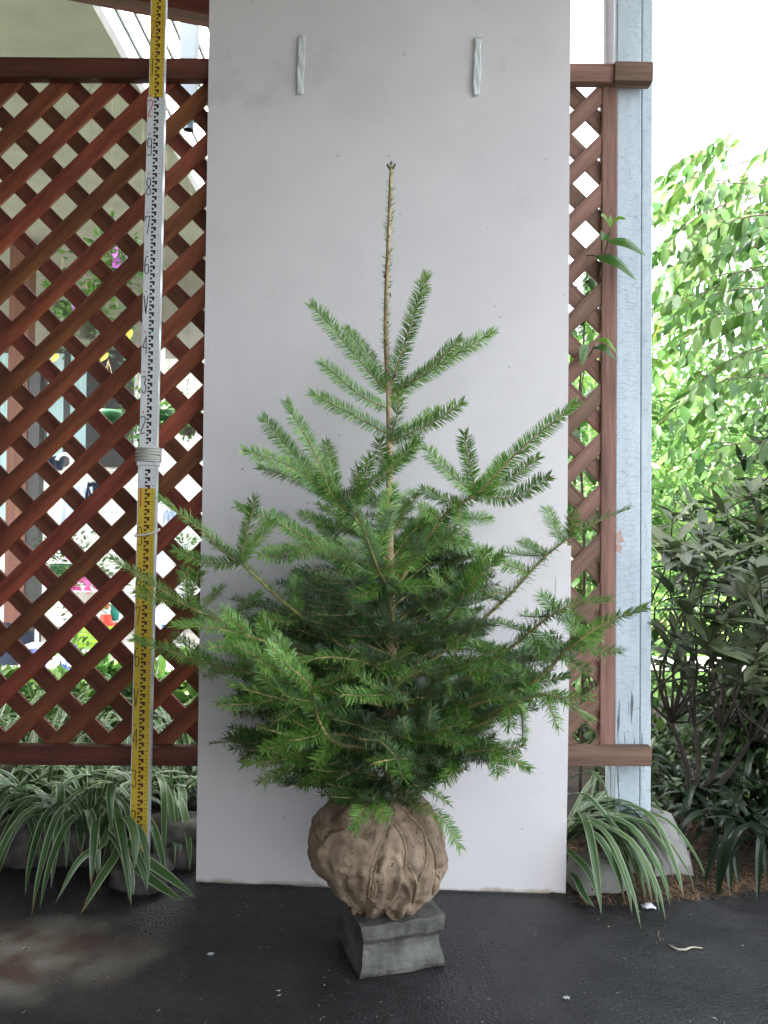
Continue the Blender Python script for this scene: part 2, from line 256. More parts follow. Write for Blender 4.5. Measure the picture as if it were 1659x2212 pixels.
# old light blue paint with fine cracks and flaked spots
def old_paint():
    m = mat('old_blue_paint', (0.42, 0.50, 0.55), (0.53, 0.61, 0.66), 0.6, scale=6, stretch=(3, 3, 0.6), coord='World')
    nt, p = nodes(m); N = nt.nodes; L = nt.links
    src = p.inputs['Base Color'].links[0].from_socket
    g = N.new('ShaderNodeNewGeometry')
    sp = N.new('ShaderNodeSeparateXYZ'); L.new(g.outputs['Position'], sp.inputs[0])
    mp = N.new('ShaderNodeMapping'); mp.inputs['Scale'].default_value = (22, 22, 75); L.new(g.outputs['Position'], mp.inputs[0])
    nw = N.new('ShaderNodeTexNoise'); nw.inputs['Scale'].default_value = 1.2; nw.inputs['Detail'].default_value = 3; L.new(mp.outputs[0], nw.inputs[0])
    va = N.new('ShaderNodeMix'); va.data_type = 'VECTOR'; va.inputs[0].default_value = 0.35; L.new(mp.outputs[0], va.inputs[4]); L.new(nw.outputs[1], va.inputs[5])
    vo = N.new('ShaderNodeTexVoronoi'); vo.feature = 'DISTANCE_TO_EDGE'; vo.inputs['Scale'].default_value = 2.0; L.new(va.outputs[1], vo.inputs[0])
    cr = N.new('ShaderNodeMapRange'); cr.inputs[1].default_value = 0.0; cr.inputs[2].default_value = 0.03; cr.inputs[3].default_value = 0.42; cr.inputs[4].default_value = 0; L.new(vo.outputs[0], cr.inputs[0])
    # vertical splits, more of them low down
    mp2 = N.new('ShaderNodeMapping'); mp2.inputs['Scale'].default_value = (60, 60, 4); L.new(g.outputs['Position'], mp2.inputs[0])
    n2 = N.new('ShaderNodeTexNoise'); n2.inputs['Scale'].default_value = 1; n2.inputs['Detail'].default_value = 6; L.new(mp2.outputs[0], n2.inputs[0])
    thr = N.new('ShaderNodeMapRange'); thr.inputs[1].default_value = 0.1; thr.inputs[2].default_value = 1.0; thr.inputs[3].default_value = 0.56; thr.inputs[4].default_value = 0.70; L.new(sp.outputs[2], thr.inputs[0])
    gt = N.new('ShaderNodeMath'); gt.operation = 'SUBTRACT'; L.new(n2.outputs[0], gt.inputs[0]); L.new(thr.outputs[0], gt.inputs[1])
    g3 = N.new('ShaderNodeMapRange'); g3.inputs[1].default_value = 0; g3.inputs[2].default_value = 0.02; L.new(gt.outputs[0], g3.inputs[0])
    mxa = N.new('ShaderNodeMath'); mxa.operation = 'MAXIMUM'; L.new(cr.outputs[0], mxa.inputs[0]); L.new(g3.outputs[0], mxa.inputs[1])
    m1 = N.new('ShaderNodeMix'); m1.data_type = 'RGBA'; L.new(mxa.outputs[0], m1.inputs[0]); L.new(src, m1.inputs[6]); m1.inputs[7].default_value = (0.11, 0.12, 0.125, 1)
    # one flaked patch baring pinkish wood
    c = D(1349, 1175, 2.2)
    sb = N.new('ShaderNodeVectorMath'); sb.operation = 'SUBTRACT'; sb.inputs[1].default_value = c; L.new(g.outputs['Position'], sb.inputs[0])
    ml = N.new('ShaderNodeVectorMath'); ml.operation = 'MULTIPLY'; ml.inputs[1].default_value = (60, 0, 17); L.new(sb.outputs[0], ml.inputs[0])
    ln = N.new('ShaderNodeVectorMath'); ln.operation = 'LENGTH'; L.new(ml.outputs[0], ln.inputs[0])
    n4 = N.new('ShaderNodeTexNoise'); n4.inputs['Scale'].default_value = 70; n4.inputs['Detail'].default_value = 4; L.new(g.outputs['Position'], n4.inputs[0])
    ma = N.new('ShaderNodeMath'); ma.operation = 'MULTIPLY_ADD'; ma.inputs[1].default_value = 3.2; L.new(n4.outputs[0], ma.inputs[0]); L.new(ln.outputs[1], ma.inputs[2])
    lt = N.new('ShaderNodeMath'); lt.operation = 'LESS_THAN'; lt.inputs[1].default_value = 2.05; L.new(ma.outputs[0], lt.inputs[0])
    m2 = N.new('ShaderNodeMix'); m2.data_type = 'RGBA'; L.new(lt.outputs[0], m2.inputs[0]); L.new(m1.outputs[2], m2.inputs[6]); m2.inputs[7].default_value = (0.45, 0.30, 0.26, 1)
    L.new(m2.outputs[2], p.inputs['Base Color'])
    bp = N.new('ShaderNodeBump'); bp.inputs['Distance'].default_value = -0.0015; bp.inputs['Strength'].default_value = 0.8; L.new(mxa.outputs[0], bp.inputs['Height']); L.new(bp.outputs[0], p.inputs['Normal'])
    return m
M['blue_paint'] = old_paint()

# ------------------------------------------------------------------ mesh helpers
COL = sc.collection
def link(name, me, m=None, parent=None, kind=None):
    o = bpy.data.objects.new(name, me); COL.objects.link(o)
    if m is not None and me is not None and not me.materials:
        for k in (m if isinstance(m, (list, tuple)) else [m]): me.materials.append(k)
    if parent is not None: o.parent = parent
    if kind: o['kind'] = kind
    return o
def empty(name, loc=(0, 0, 0)):
    o = bpy.data.objects.new(name, None); COL.objects.link(o); o.location = loc; o.empty_display_size = 0.05; return o
def tag(o, label, cat, group=None):
    o['label'] = label; o['category'] = cat
    if group: o['group'] = group
    return o
def reparent(o, parent):
    "parent keeping world placement (parent is unrotated)"
    o.parent = parent; o.location = Vector(o.location)-Vector(parent.location)
def fast_mesh(name, V, F, smooth=False):
    "V (n,3), F (m,k) arrays"
    me = bpy.data.meshes.new(name); V = np.asarray(V, np.float32); F = np.asarray(F, np.int32); k = F.shape[1]
    me.vertices.add(len(V)); me.vertices.foreach_set('co', V.ravel())
    me.loops.add(F.size); me.loops.foreach_set('vertex_index', F.ravel())
    me.polygons.add(len(F)); me.polygons.foreach_set('loop_start', np.arange(0, F.size, k, dtype=np.int32))
    me.polygons.foreach_set('loop_total', np.full(len(F), k, np.int32))
    if smooth: me.polygons.foreach_set('use_smooth', np.ones(len(F), bool))
    me.update(calc_edges=True); return me
class MB:
    def __init__(s): s.v = []; s.f = []; s.m = []; s.sm = []
    def add(s, V, F, mi=0, smooth=False):
        b = len(s.v); s.v += [tuple(v) for v in V]; s.f += [tuple(i+b for i in f) for f in F]; s.m += [mi]*len(F); s.sm += [smooth]*len(F); return s
    def box(s, c, d, mi=0, rot=None):
        V = []
        for x in (-.5, .5):
            for y in (-.5, .5):
                for z in (-.5, .5):
                    p = Vector((x*d[0], y*d[1], z*d[2]))
                    if rot is not None: p = rot @ p
                    V.append(p+Vector(c))
        return s.add(V, [(0, 1, 3, 2), (4, 6, 7, 5), (0, 4, 5, 1), (2, 3, 7, 6), (0, 2, 6, 4), (1, 5, 7, 3)], mi)
    def prism(s, poly, a, b, mi=0, axis='y'):
        "poly in (x,z), extruded along y from a to b"
        n = len(poly)
        V = [(x, a, z) for x, z in poly]+[(x, b, z) for x, z in poly]
        if axis == 'x': V = [(a, x, z) for x, z in poly]+[(b, x, z) for x, z in poly]
        if axis == 'z': V = [(x, z, a) for x, z in poly]+[(x, z, b) for x, z in poly]
        F = [tuple(range(n)), tuple(range(2*n-1, n-1, -1))]+[(i, i+n, (i+1) % n+n, (i+1) % n) for i in range(n)]
        return s.add(V, F, mi)
    def tube(s, pts, rad, n=6, mi=0, cap=True):
        pts = [Vector(p) for p in pts]; k = len(pts)
        if not hasattr(rad, '__len__'): rad = [rad]*k
        V = []; prev = None
        for i, p in enumerate(pts):
            t = (pts[min(i+1, k-1)]-pts[max(i-1, 0)]).normalized()
            if prev is None: a = t.orthogonal().normalized()
            else: a = (prev-t*prev.dot(t)).normalized()
            prev = a; b = t.cross(a)
            for j in range(n):
                w = 2*math.pi*j/n; V.append(p+(a*math.cos(w)+b*math.sin(w))*rad[i])
        F = [(i*n+j, i*n+(j+1) % n, (i+1)*n+(j+1) % n, (i+1)*n+j) for i in range(k-1) for j in range(n)]
        s.add(V, F, mi, True)
        if cap:
            b = len(s.v)-len(V); s.f.append(tuple(b+j for j in range(n))[::-1]); s.f.append(tuple(b+(k-1)*n+j for j in range(n))); s.m += [mi]*2; s.sm += [False]*2
        return s
    def lathe(s, prof, c=(0, 0, 0), n=24, mi=0, smooth=True):
        V = []; c = Vector(c)
        for r, z in prof:
            for j in range(n):
                w = 2*math.pi*j/n; V.append(c+Vector((r*math.cos(w), r*math.sin(w), z)))
        F = [(i*n+j, i*n+(j+1) % n, (i+1)*n+(j+1) % n, (i+1)*n+j) for i in range(len(prof)-1) for j in range(n)]
        return s.add(V, F, mi, smooth)
    def mesh(s, name):
        me = bpy.data.meshes.new(name); me.from_pydata([tuple(v) for v in s.v], [], s.f)
        me.polygons.foreach_set('material_index', s.m); me.polygons.foreach_set('use_smooth', s.sm); me.update(); return me
    def build(s, name, m, parent=None, kind=None): return link(name, s.mesh(name), m, parent, kind)
def bevel(o, w=0.003, seg=2):
    b = o.modifiers.new('bevel', 'BEVEL'); b.width = w; b.segments = seg; b.limit_method = 'ANGLE'; b.harden_normals = False; return o
def smoothpath(P, n):
    "Catmull-Rom through P (list of 3-vectors) -> n points"
    P = np.array([list(p) for p in P], float)
    if len(P) == 2:
        t = np.linspace(0, 1, n)[:, None]; return P[0]*(1-t)+P[1]*t
    Q = np.vstack([2*P[0]-P[1], P, 2*P[-1]-P[-2]]); out = []
    seg = len(P)-1
    for u in np.linspace(0, seg-1e-9, n):
        i = int(u); t = u-i; a, b, c, d = Q[i], Q[i+1], Q[i+2], Q[i+3]
        out.append(0.5*((2*b)+(-a+c)*t+(2*a-5*b+4*c-d)*t*t+(-a+3*b-3*c+d)*t**3))
    return np.array(out)

# ================================================================== GROUND
struct = lambda name, b, m: b.build(name, m, None, 'structure')
b = MB(); b.add([(-60, 2.6, -0.02), (120, 2.6, -0.02), (120, 220, -0.02), (-60, 220, -0.02), (-60, -40, -0.02), (120, -40, -0.02)], [(0, 1, 2, 3), (4, 5, 1, 0)])
struct('ground', b, M['lawn'])
b = MB(); b.add([(-30, -30, -0.012), (60, -30, -0.012), (60, 1.9, -0.012), (-30, 1.9, -0.012)], [(0, 1, 2, 3)]); struct('unseen_paving', b, M['unseen_paving'])  # unseen grey ground, added to stop green bounce from the lawn
b = MB(); b.add([(-5, -6, 0), (3.5, -6, 0), (3.5, 2.45, 0), (-5, 2.45, 0)], [(0, 1, 2, 3)]); struct('asphalt', b, M['asphalt'])
b = MB(); b.add([(-9, 4.3, -0.012), (0.4, 4.3, -0.012), (0.4, 9, -0.012), (-9, 9, -0.012)], [(0, 1, 2, 3)]); struct('patio', b, M['paving'])
b = MB(); b.add([(0.5, 5.5, -0.008), (12, 5.3, -0.008), (12, 5.9, -0.008), (0.5, 6.1, -0.008)], [(0, 1, 2, 3)]); struct('path', b, M['paving'])
# flower bed as a bumpy sheet that rises out of the asphalt
def bed_front(x):
    if x < 0.42: return 2.24
    return 2.03+0.02*math.sin(x*9)+max(0, x-0.8)*0.28
def bed_h(x, y):
    t = (y-bed_front(x)+0.03*noise.noise((x*9, y*9, 3)))/(0.12 if x < 0.42 else 0.35)
    t = max(-0.3, min(1, t)); t = t*t*(3-2*t) if t > 0 else t
    return t*(0.09 if x < 0.42 else 0.07)+0.012*noise.noise((x*6, y*6, 0))*min(1, max(0, t)*3)+0.008*noise.noise((x*25, y*25, 1))*max(0, min(1, t*3))
nx, ny = 240, 70; V = []
for j in range(ny):
    for i in range(nx):
        x = -3+7*i/(nx-1); y = 1.93+2.7*(j/(ny-1))**1.5; h = bed_h(x, y)
        if y > 4.3: h -= (y-4.3)*0.4
        if x > .55 and y > 3.0: h -= (y-3.0)*0.35
        V.append((x, y, h if h > 0.003 else -0.015))
F = [(j*nx+i, j*nx+i+1, (j+1)*nx+i+1, (j+1)*nx+i) for j in range(ny-1) for i in range(nx-1)]
bed = link('flower_bed_soil', fast_mesh('flower_bed_soil', V, F, True), M['soil'], None, 'structure')

# ================================================================== CARPORT (roof over the camera, wall at the left)
root = empty('carport', (0, 0, 0)); tag(root, 'dark carport shelter with the camera under its roof, only its sloping rafter showing top left', 'carport')
MB().box((-1.1, -0.55, 2.72), (4.3, 6.0, 0.05)).build('roof', M['roof'], root)
MB().box((-2.2, -1.2, 1.36), (0.1, 7.2, 2.66)).build('wall', M['dark_wall'], root)  # unseen left wall, lengthened to hold back light from the left
MB().box((-1.2, -2.4, 1.36), (1.9, 0.1, 2.66)).build('light_block_wall', M['dark_wall'], root)  # added out of view to cut light from the front left
a, c = D(120, -42, 2.32), D(520, 36, 2.32); d = c-a
bm_ = MB().box((0, 0, 0), (d.length, 0.07, 0.062)); o = bm_.build('rafter', M['rail'], root); bevel(o, 0.004)
o.location = (a+c)/2; o.rotation_euler = (0, -math.atan2(d.z, d.x), 0)

# ================================================================== LATTICE FENCE
YR, YS = 2.20, 2.232        # rail front, front slat layer
def clip(poly, x0, x1, z0, z1):
    for ax, lim, sg in ((0, x0, 1), (0, x1, -1), (1, z0, 1), (1, z1, -1)):
        out = []
        for i in range(len(poly)):
            p, q = poly[i], poly[(i+1) % len(poly)]; dp, dq = sg*(p[ax]-lim), sg*(q[ax]-lim)
            if dp >= 0: out.append(p)
            if (dp >= 0) != (dq >= 0):
                t = dp/(dp-dq); out.append((p[0]+(q[0]-p[0])*t, p[1]+(q[1]-p[1])*t))
        poly = out
        if len(poly) < 3: return []
    return poly
def slats(parent, pc, period, x0p, x1p, y0p, y1p, mf, mbk, w=0.0440):
    "pc: pixel of one opening's centre"
    c = D(*pc, YS); P = period/FPX*YS
    A = D(x0p, y1p, YS); B = D(x1p, y0p, YS); x0, x1, z0, z1 = A.x, B.x, A.z, B.z
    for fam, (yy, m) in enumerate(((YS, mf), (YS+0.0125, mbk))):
        s = 1 if fam == 0 else -1                    # '/' in front, '\' behind
        for k in range(-60, 60):
            # line: z = s*(x - cx) + cz + (k+.5)*P
            off = c.z+(k+0.5)*P+random.uniform(-.0015, .0015)
            pts = []
            x_a, x_b = x0-0.1, x1+0.1
            h = w*(1+random.uniform(-.04, .04))/math.sqrt(2)
            tilt = random.uniform(-.004, .004)
            za, zb = s*(x_a-c.x)+off, s*(x_b-c.x)+off+tilt
            poly = clip([(x_a, za-h), (x_b, zb-h), (x_b, zb+h), (x_a, za+h)], x0, x1, z0, z1)
            if len(poly) < 3: continue
            mx = sum(p[0] for p in poly)/len(poly); mz = sum(p[1] for p in poly)/len(poly)
            if max(abs(p[0]-mx) for p in poly) < 0.006: continue
            a = math.atan2(s, 1); ca, sa = math.cos(a), math.sin(a)
            loc = [((p[0]-mx)*ca+(p[1]-mz)*sa, -(p[0]-mx)*sa+(p[1]-mz)*ca) for p in poly]
            b = MB(); b.prism(loc, 0, 0.0115); o = b.build('slat', m, parent)
            o.location = (mx, yy+random.uniform(0, .0006), mz); o.rotation_euler = (0, -a, 0)
            bevel(o, 0.0012, 1)
fence = empty('lattice_fence', (0, 0, 0))
tag(fence, 'red brown stained diagonal lattice fence behind the yellow and white measuring rod', 'fence')
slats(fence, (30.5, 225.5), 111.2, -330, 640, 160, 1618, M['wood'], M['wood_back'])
def rail(x0, y0, x1, y1, yt, yb, m, parent, name, Yf=YR, dep=0.035):
    "horizontal rail between pixel columns x0 and x1"
    A = D(x0, y0, Yf); B = D(x1, y1, Yf); zt = (yt/FPX*Yf)
    c = (A+B)/2; d = B-A; o = MB().box((0, 0, 0), (d.length, dep, zt)).build(name, m, parent)
    o.location = (c.x, Yf+dep/2, c.z); o.rotation_euler = (0, -math.atan2(d.z, d.x), 0); bevel(o, 0.003); return o
rail(-330, 141, 640, 148, 44, 0, M['rail'], fence, 'top_rail')
rail(-330, 1629, 640, 1637, 41, 0, M['rail'], fence, 'bottom_rail')
fp = D(-290, 900, YR+.07); MB().box((fp.x, YR+.075, 1.13), (.08, .06, 2.3)).build('post', M['rail'], fence)
fp = D(620, 900, YR+.07); MB().box((fp.x, YR+.075, 1.13), (.08, .06, 2.3)).build('post', M['rail'], fence)
fence2 = empty('lattice_fence', (0, 0, 0))
tag(fence2, 'narrow weathered, glare paled brown lattice strip between the white board and the light blue post', 'fence')
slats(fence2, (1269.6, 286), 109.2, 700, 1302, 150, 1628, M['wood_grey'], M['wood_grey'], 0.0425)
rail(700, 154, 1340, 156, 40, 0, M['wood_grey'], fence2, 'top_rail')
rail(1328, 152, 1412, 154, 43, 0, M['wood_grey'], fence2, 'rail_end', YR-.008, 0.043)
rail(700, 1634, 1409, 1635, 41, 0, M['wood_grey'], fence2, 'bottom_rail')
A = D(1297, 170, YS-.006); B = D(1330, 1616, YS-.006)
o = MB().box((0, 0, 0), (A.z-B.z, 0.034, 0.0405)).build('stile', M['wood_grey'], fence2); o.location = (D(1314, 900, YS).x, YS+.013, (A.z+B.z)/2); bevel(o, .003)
o.rotation_euler = (0, R(90), 0)
A = D(1321, 131, YS); o = MB().box((0, 0, 0), (0.5, 0.03, 0.022)).build('stile_extension', M['pale_wood'], fence2); o.rotation_euler = (0, R(90), 0); o.location = (A.x, YS+.03, A.z+.25); bevel(o, .002)

# ================================================================== LIGHT BLUE POST
post = empty('painted_post', (D(1369, 1790, 2.25).x, 2.29, 0.1)); tag(post, 'light blue timber post with cracked flaking paint at the right end of the lattice', 'post')
x0, x1, x2 = D(1331, 900, YR+.05).x, D(1384.5, 900, YR+.05).x, D(1408.5, 900, YR+.05).x
for nm, xa, xb in (('main_timber', x0, x1-.0008), ('side_timber', x1+.0008, x2)):
    o = MB().box((0, 0, 0), (xb-xa, 0.1, 3.0)).build(nm, M['blue_paint'], post); bevel(o, 0.003)
    o.location = Vector(((xa+xb)/2, YR+.1 + (0.001 if nm == 'side_timber' else 0), 1.6))-post.location
ft = G(1400, 1880); b = MB()
n = 14; prof = [(0.115, 0.0), (0.11, 0.03), (0.085, 0.09), (0.062, 0.125), (0.0, 0.127)]
V = []
for r, z in prof:
    for j in range(n):
        w = 2*math.pi*j/n; q = 1+0.12*noise.noise((math.cos(w)*2, math.sin(w)*2, z*20)); sq = 1/max(abs(math.cos(w)), abs(math.sin(w)))**0.6
        V.append((r*q*sq*math.cos(w), r*q*sq*math.sin(w), z*(1+.1*noise.noise((w, z, 4)))))
b.add(V, [(i*n+j, i*n+(j+1) % n, (i+1)*n+(j+1) % n, (i+1)*n+j) for i in range(len(prof)-1) for j in range(n)])
o = b.build('post_footing', M['concrete']); o.location = (D(1398, 1850, 2.28).x, 2.28, 0.012); tag(o, 'grey concrete footing stone at the foot of the light blue post', 'footing'); bevel(o, .006)

# ================================================================== WHITE BACKING BOARD
bl, br = G(425, 1905), G(1221, 1931)
bt = D(452.5, 0, bl.y+0.05); brt = D(1232.5, 0, br.y+0.075)
board = empty('backing_board', (0, 0, 0)); tag(board, 'tall off white painted board standing behind the potted fir', 'board')
nrm = (br-bl).cross(bt-bl).normalized()
if nrm.y > 0: nrm = -nrm
def quadslab(pts, th, push, name, m, parent, nxy=1):
    P = [Vector(p)+nrm*push for p in pts]; Q = [p-nrm*th for p in P]
    b = MB(); b.add(P+Q, [(0, 1, 2, 3)]); b.add(P+Q, [(7, 6, 5, 4), (0, 4, 5, 1), (1, 5, 6, 2), (2, 6, 7, 3), (3, 7, 4, 0)], 1)
    return b.build(name, [m, M['board_edge']], parent)
def on_board(u, v): # u across, v up (0..1 at frame top)
    return (bl*(1-u)+br*u)*(1-v)+(bt*(1-u)+brt*u)*v
vs = (1905-1188)/1905
quadslab([on_board(0, vs-.03), on_board(1, vs-.03), on_board(1, 1.07), on_board(0, 1.07)], 0.010, 0.0, 'upper_board', M['board'], board)
quadslab([on_board(0, 0)+Vector((0, 0, .004)), on_board(1, 0)+Vector((0, 0, .004)), on_board(1.009, vs), on_board(0, vs)], 0.006, 0.0075, 'lower_board', M['board'], board)
quadslab([on_board(.968, vs-.058), on_board(1.0085, vs-.058), on_board(1.0085, vs-.035), on_board(.968, vs-.035)], 0.0006, 0.0083, 'paper_patch', M['board'], board)
for k, (px, pt, pb) in enumerate(((655.5, 82, 213), (1035, 85, 215))):
    A = D(px, pt, bl.y+.03); 
    u = (px-452)/780; v0 = 1-pb/1905; v1 = 1-pt/1905
    V = []; F = []; nz_, ww = 26, 0.0092
    for i in range(nz_+1):
        t = i/nz_; ctr = on_board(u-.004*(1-t)*(1 if k == 0 else 1), v0+(v1-v0)*t)
        lift = 0.0015+0.003*abs(math.sin(t*math.pi*2))**0.7
        for j in range(7):
            q = (j-3)/3; fold = 0.0009*math.sin(q*3+t*14+k*2)+0.0007*math.sin(q*7-t*25)
            V.append(ctr+Vector((q*ww*(1-.1*math.sin(t*9+k)), 0, 0))+nrm*(lift*(1-.3*q)+fold+.002))
    for i in range(nz_):
        for j in range(6): a0 = i*7+j; F.append((a0, a0+1, a0+8, a0+7))
    o = link('tape_strip', fast_mesh('tape_strip', [tuple(v) for v in V], F, True), M['tape'], board)
    sm_ = o.modifiers.new('thick', 'SOLIDIFY'); sm_.thickness = 0.0004

# ================================================================== MEASURING STAFF
SB = G(299.5, 1918); ST = D(345.5, -60, 2.165)
sdir = (ST-SB).normalized(); SL = (ST-SB).length
staff = empty('measuring_staff', SB); tag(staff, 'tall yellow and white surveyor measuring rod tied upright against the lattice fence', 'measuring rod')
sx = Vector((1, -0.02, 0)); sx = (sx-sdir*sx.dot(sdir)).normalized(); sy = sdir.cross(sx)
SM = Matrix((sx, sy, sdir)).transposed().to_4x4()
staff.rotation_euler = SM.to_euler()
def s_at(py):
    "height along the staff for a pixel row"
    lo, hi = 0, SL
    for _ in range(40):
        mid = (lo+hi)/2
        if proj(SB+sdir*mid)[1] > py: lo = mid
        else: hi = mid
    return lo
FOOT = s_at(1856)
secs = [(FOOT, s_at(1055), .0255, .009, 'staff_yellow', 'lower_section_yellow'), (s_at(1055), s_at(968), .0255, .009, 'staff_white', 'lower_section_white'),
        (s_at(968), s_at(213), .0240, .008, 'staff_white', 'middle_section'), (s_at(213), SL, .0215, .007, 'staff_yellow', 'top_section')]
for z0, z1, hw, hd, m, nm in secs:
    b = MB().box((0, 0, (z0+z1)/2), (hw*1.72, hd*2, z1-z0)); o = b.build(nm, M[m], staff); bevel(o, .001, 1)
    b = MB().box((hw*.90, 0, (z0+z1)/2), (hw*.09, hd*2.15, z1-z0)); b.box((-hw*.90, 0, (z0+z1)/2), (hw*.07, hd*2.1, z1-z0)); b.build('edge_profile', M['aluminium'], staff)
def sec_at(z):
    for s in secs:
        if s[0] <= z < s[1]: return s
    return secs[-1]
mk = {'ink_black': MB(), 'ink_brown': MB(), 'ink_grey': MB()}
def decal(b, x0, x1, z0, z1, y): b.box(((x0+x1)/2, y, (z0+z1)/2), (x1-x0, .0004, z1-z0))
s1m = s_at(1048); step = (s_at(212)-s1m)/50
k0 = -int(s1m/step)
for k in range(k0, 70):
    z1 = s1m+(k+1)*step; z0 = z1-step
    if z0 < FOOT+.004 or z1 > SL or (s_at(1008) < z1 < s_at(962)): continue
    s = sec_at((z0+z1)/2); hw = s[2]; y = -s[3]-.0003; bb = mk['ink_brown' if 'yellow' in s[4] else 'ink_black']
    X = lambda f: -hw+2*hw*f
    decal(bb, X(.40), X(.66), z1-step*.26, z1-step*.02, y); decal(bb, X(.54), X(.66), z1-step*.52, z1-step*.25, y)
    decal(bb, X(.40), X(.52), z1-step*.82, z1-step*.55, y)
    g = mk['ink_brown' if 'yellow' in s[4] else 'ink_grey']
    for j in range(2): decal(g, X(.74), X(.81+.05*(j == 0)), z1-step*(.1+.5*j)-.0008, z1-step*(.1+.5*j)+.0004, y)
for m, b in mk.items():
    o = b.build('graduation_marks', M[m], staff); o['kind'] = 'stuff'
def glyph(ch):
    "thin single-stroke digits, unit box 1 wide 1 high"
    a = lambda cx, cy, rx, ry, t0, t1, n=9: [(cx+rx*math.cos(R(t0+(t1-t0)*i/n)), cy+ry*math.sin(R(t0+(t1-t0)*i/n))) for i in range(n+1)]
    return {'1': [[(.5, 0), (.5, 1)]], '2': [a(.5, .86, .45, .13, 170, 0)+[(.95, .75), (.1, .12), (.1, .02), (.3, .02), (.85, .06)]],
            '3': [a(.45, .87, .4, .12, 160, -40)+[(.55, .55)]+a(.5, .3, .42, .26, 60, -160)], '4': [[(.75, 0), (.75, 1), (.05, .35), (1, .35)]],
            'V': [[(.1, 1), (.5, 0), (.9, 1)]], '6': [a(.6, .87, .35, .12, 60, 180)+[(.1, .6), (.1, .2)]+a(.5, .15, .4, .14, 180, 360)+[(.9, .4)]+a(.5, .42, .4, .1, 0, 180)],
            '7': [[(.05, .85), (.05, 1), (.9, 1), (.45, 0)]], '8': [a(.5, .85, .38, .14, 0, 180)+[(.12, .62), (.85, .3)]+a(.5, .16, .4, .15, 0, -180)+[(.15, .3), (.88, .62), (.88, .85)]],
            '9': [a(.5, .86, .4, .13, 0, 180)+[(.1, .6)]+a(.45, .56, .35, .08, 180, 300)+[(.9, .62)]]+[[(.9, .9), (.9, .2)]+a(.5, .14, .4, .14, 0, -150)]}[ch]
digs = [('2', 48, 'ink_red'), ('1', 130, 'ink_brown'), ('2', 219, 'ink_red'), ('9', 302, 0), ('8', 387, 0), ('7', 470, 0), ('6', 556, 0), ('V', 641, 0), ('4', 728, 0), ('3', 814, 0), ('2', 900, 0),
        ('1', 1056, 'ink_red'), ('9', 1139, 1), ('8', 1226, 1), ('7', 1311, 1), ('6', 1399, 1), ('V', 1486, 1), ('4', 1573, 1), ('3', 1661, 1), ('2', 1748, 1)]
for ch, py, ink in digs:
    zt = s_at(py); zb = zt-.046; s = sec_at((zt+zb)/2); hw = s[2]; y = -s[3]-.0004; b = MB()
    ink = {0: 'ink_black', 1: 'ink_brown'}.get(ink, ink)
    wd = .0022 if ch != '1' or ink != 'ink_red' else .0034
    for st in glyph(ch):
        for (xa, za), (xb, zb_) in zip(st[:-1], st[1:]):
            p = Vector((-hw*.84+xa*.0125, y, zb+za*.046)); q = Vector((-hw*.84+xb*.0125, y, zb+zb_*.046)); d = q-p
            if d.length < 1e-5: continue
            b.box((p+q)/2, (d.length+wd*.6, .0004, wd), 0, Matrix.Rotation(-math.atan2(d.z, d.x), 3, 'Y'))
    b.build('digit', M[ink], staff)
    if ch != '1' or py > 1800 or ink != 'ink_red':
        bd = MB(); q = s_at(py-9); bd.prism([(.0022*math.cos(i*.785), .0022*math.sin(i*.785)) for i in range(8)], 0, .0004)
        o = bd.build('dot', M['ink_red'], staff); o.location = (-hw*.84+.006, y, q)
b = MB()  # sleeve and string wraps at the joint
zc = s_at(988); b.box((0, 0, s_at(998)), (.056, .024, .022)); o = b.build('joint_sleeve', M['staff_white'], staff); bevel(o, .003)
b = MB()
for k in range(9):
    z = s_at(1000)+.004+k*.0042; e = random.uniform(-.003, .003); a_, d_ = .0288, .0130
    b.tube([(-a_, -d_, z-e), (a_, -d_, z+e), (a_, d_, z), (-a_, d_, z), (-a_, -d_, z-e)], .0021, 5)
b.build('string_wrap', M['string'], staff)
b = MB(); z = s_at(1155); pts = [(-.027, -.0125, z-.003), (0, -.0130, z), (.024, -.0125, z+.006), (.032, .0, z+.014), (.01, .03, z+.012), (-.02, .03, z+.004), (-.03, .005, z-.002), (-.027, -.017, z-.003)]
b.tube(smoothpath(pts, 30), .0028, 6); o = b.build('white_tie', M['string'], staff)

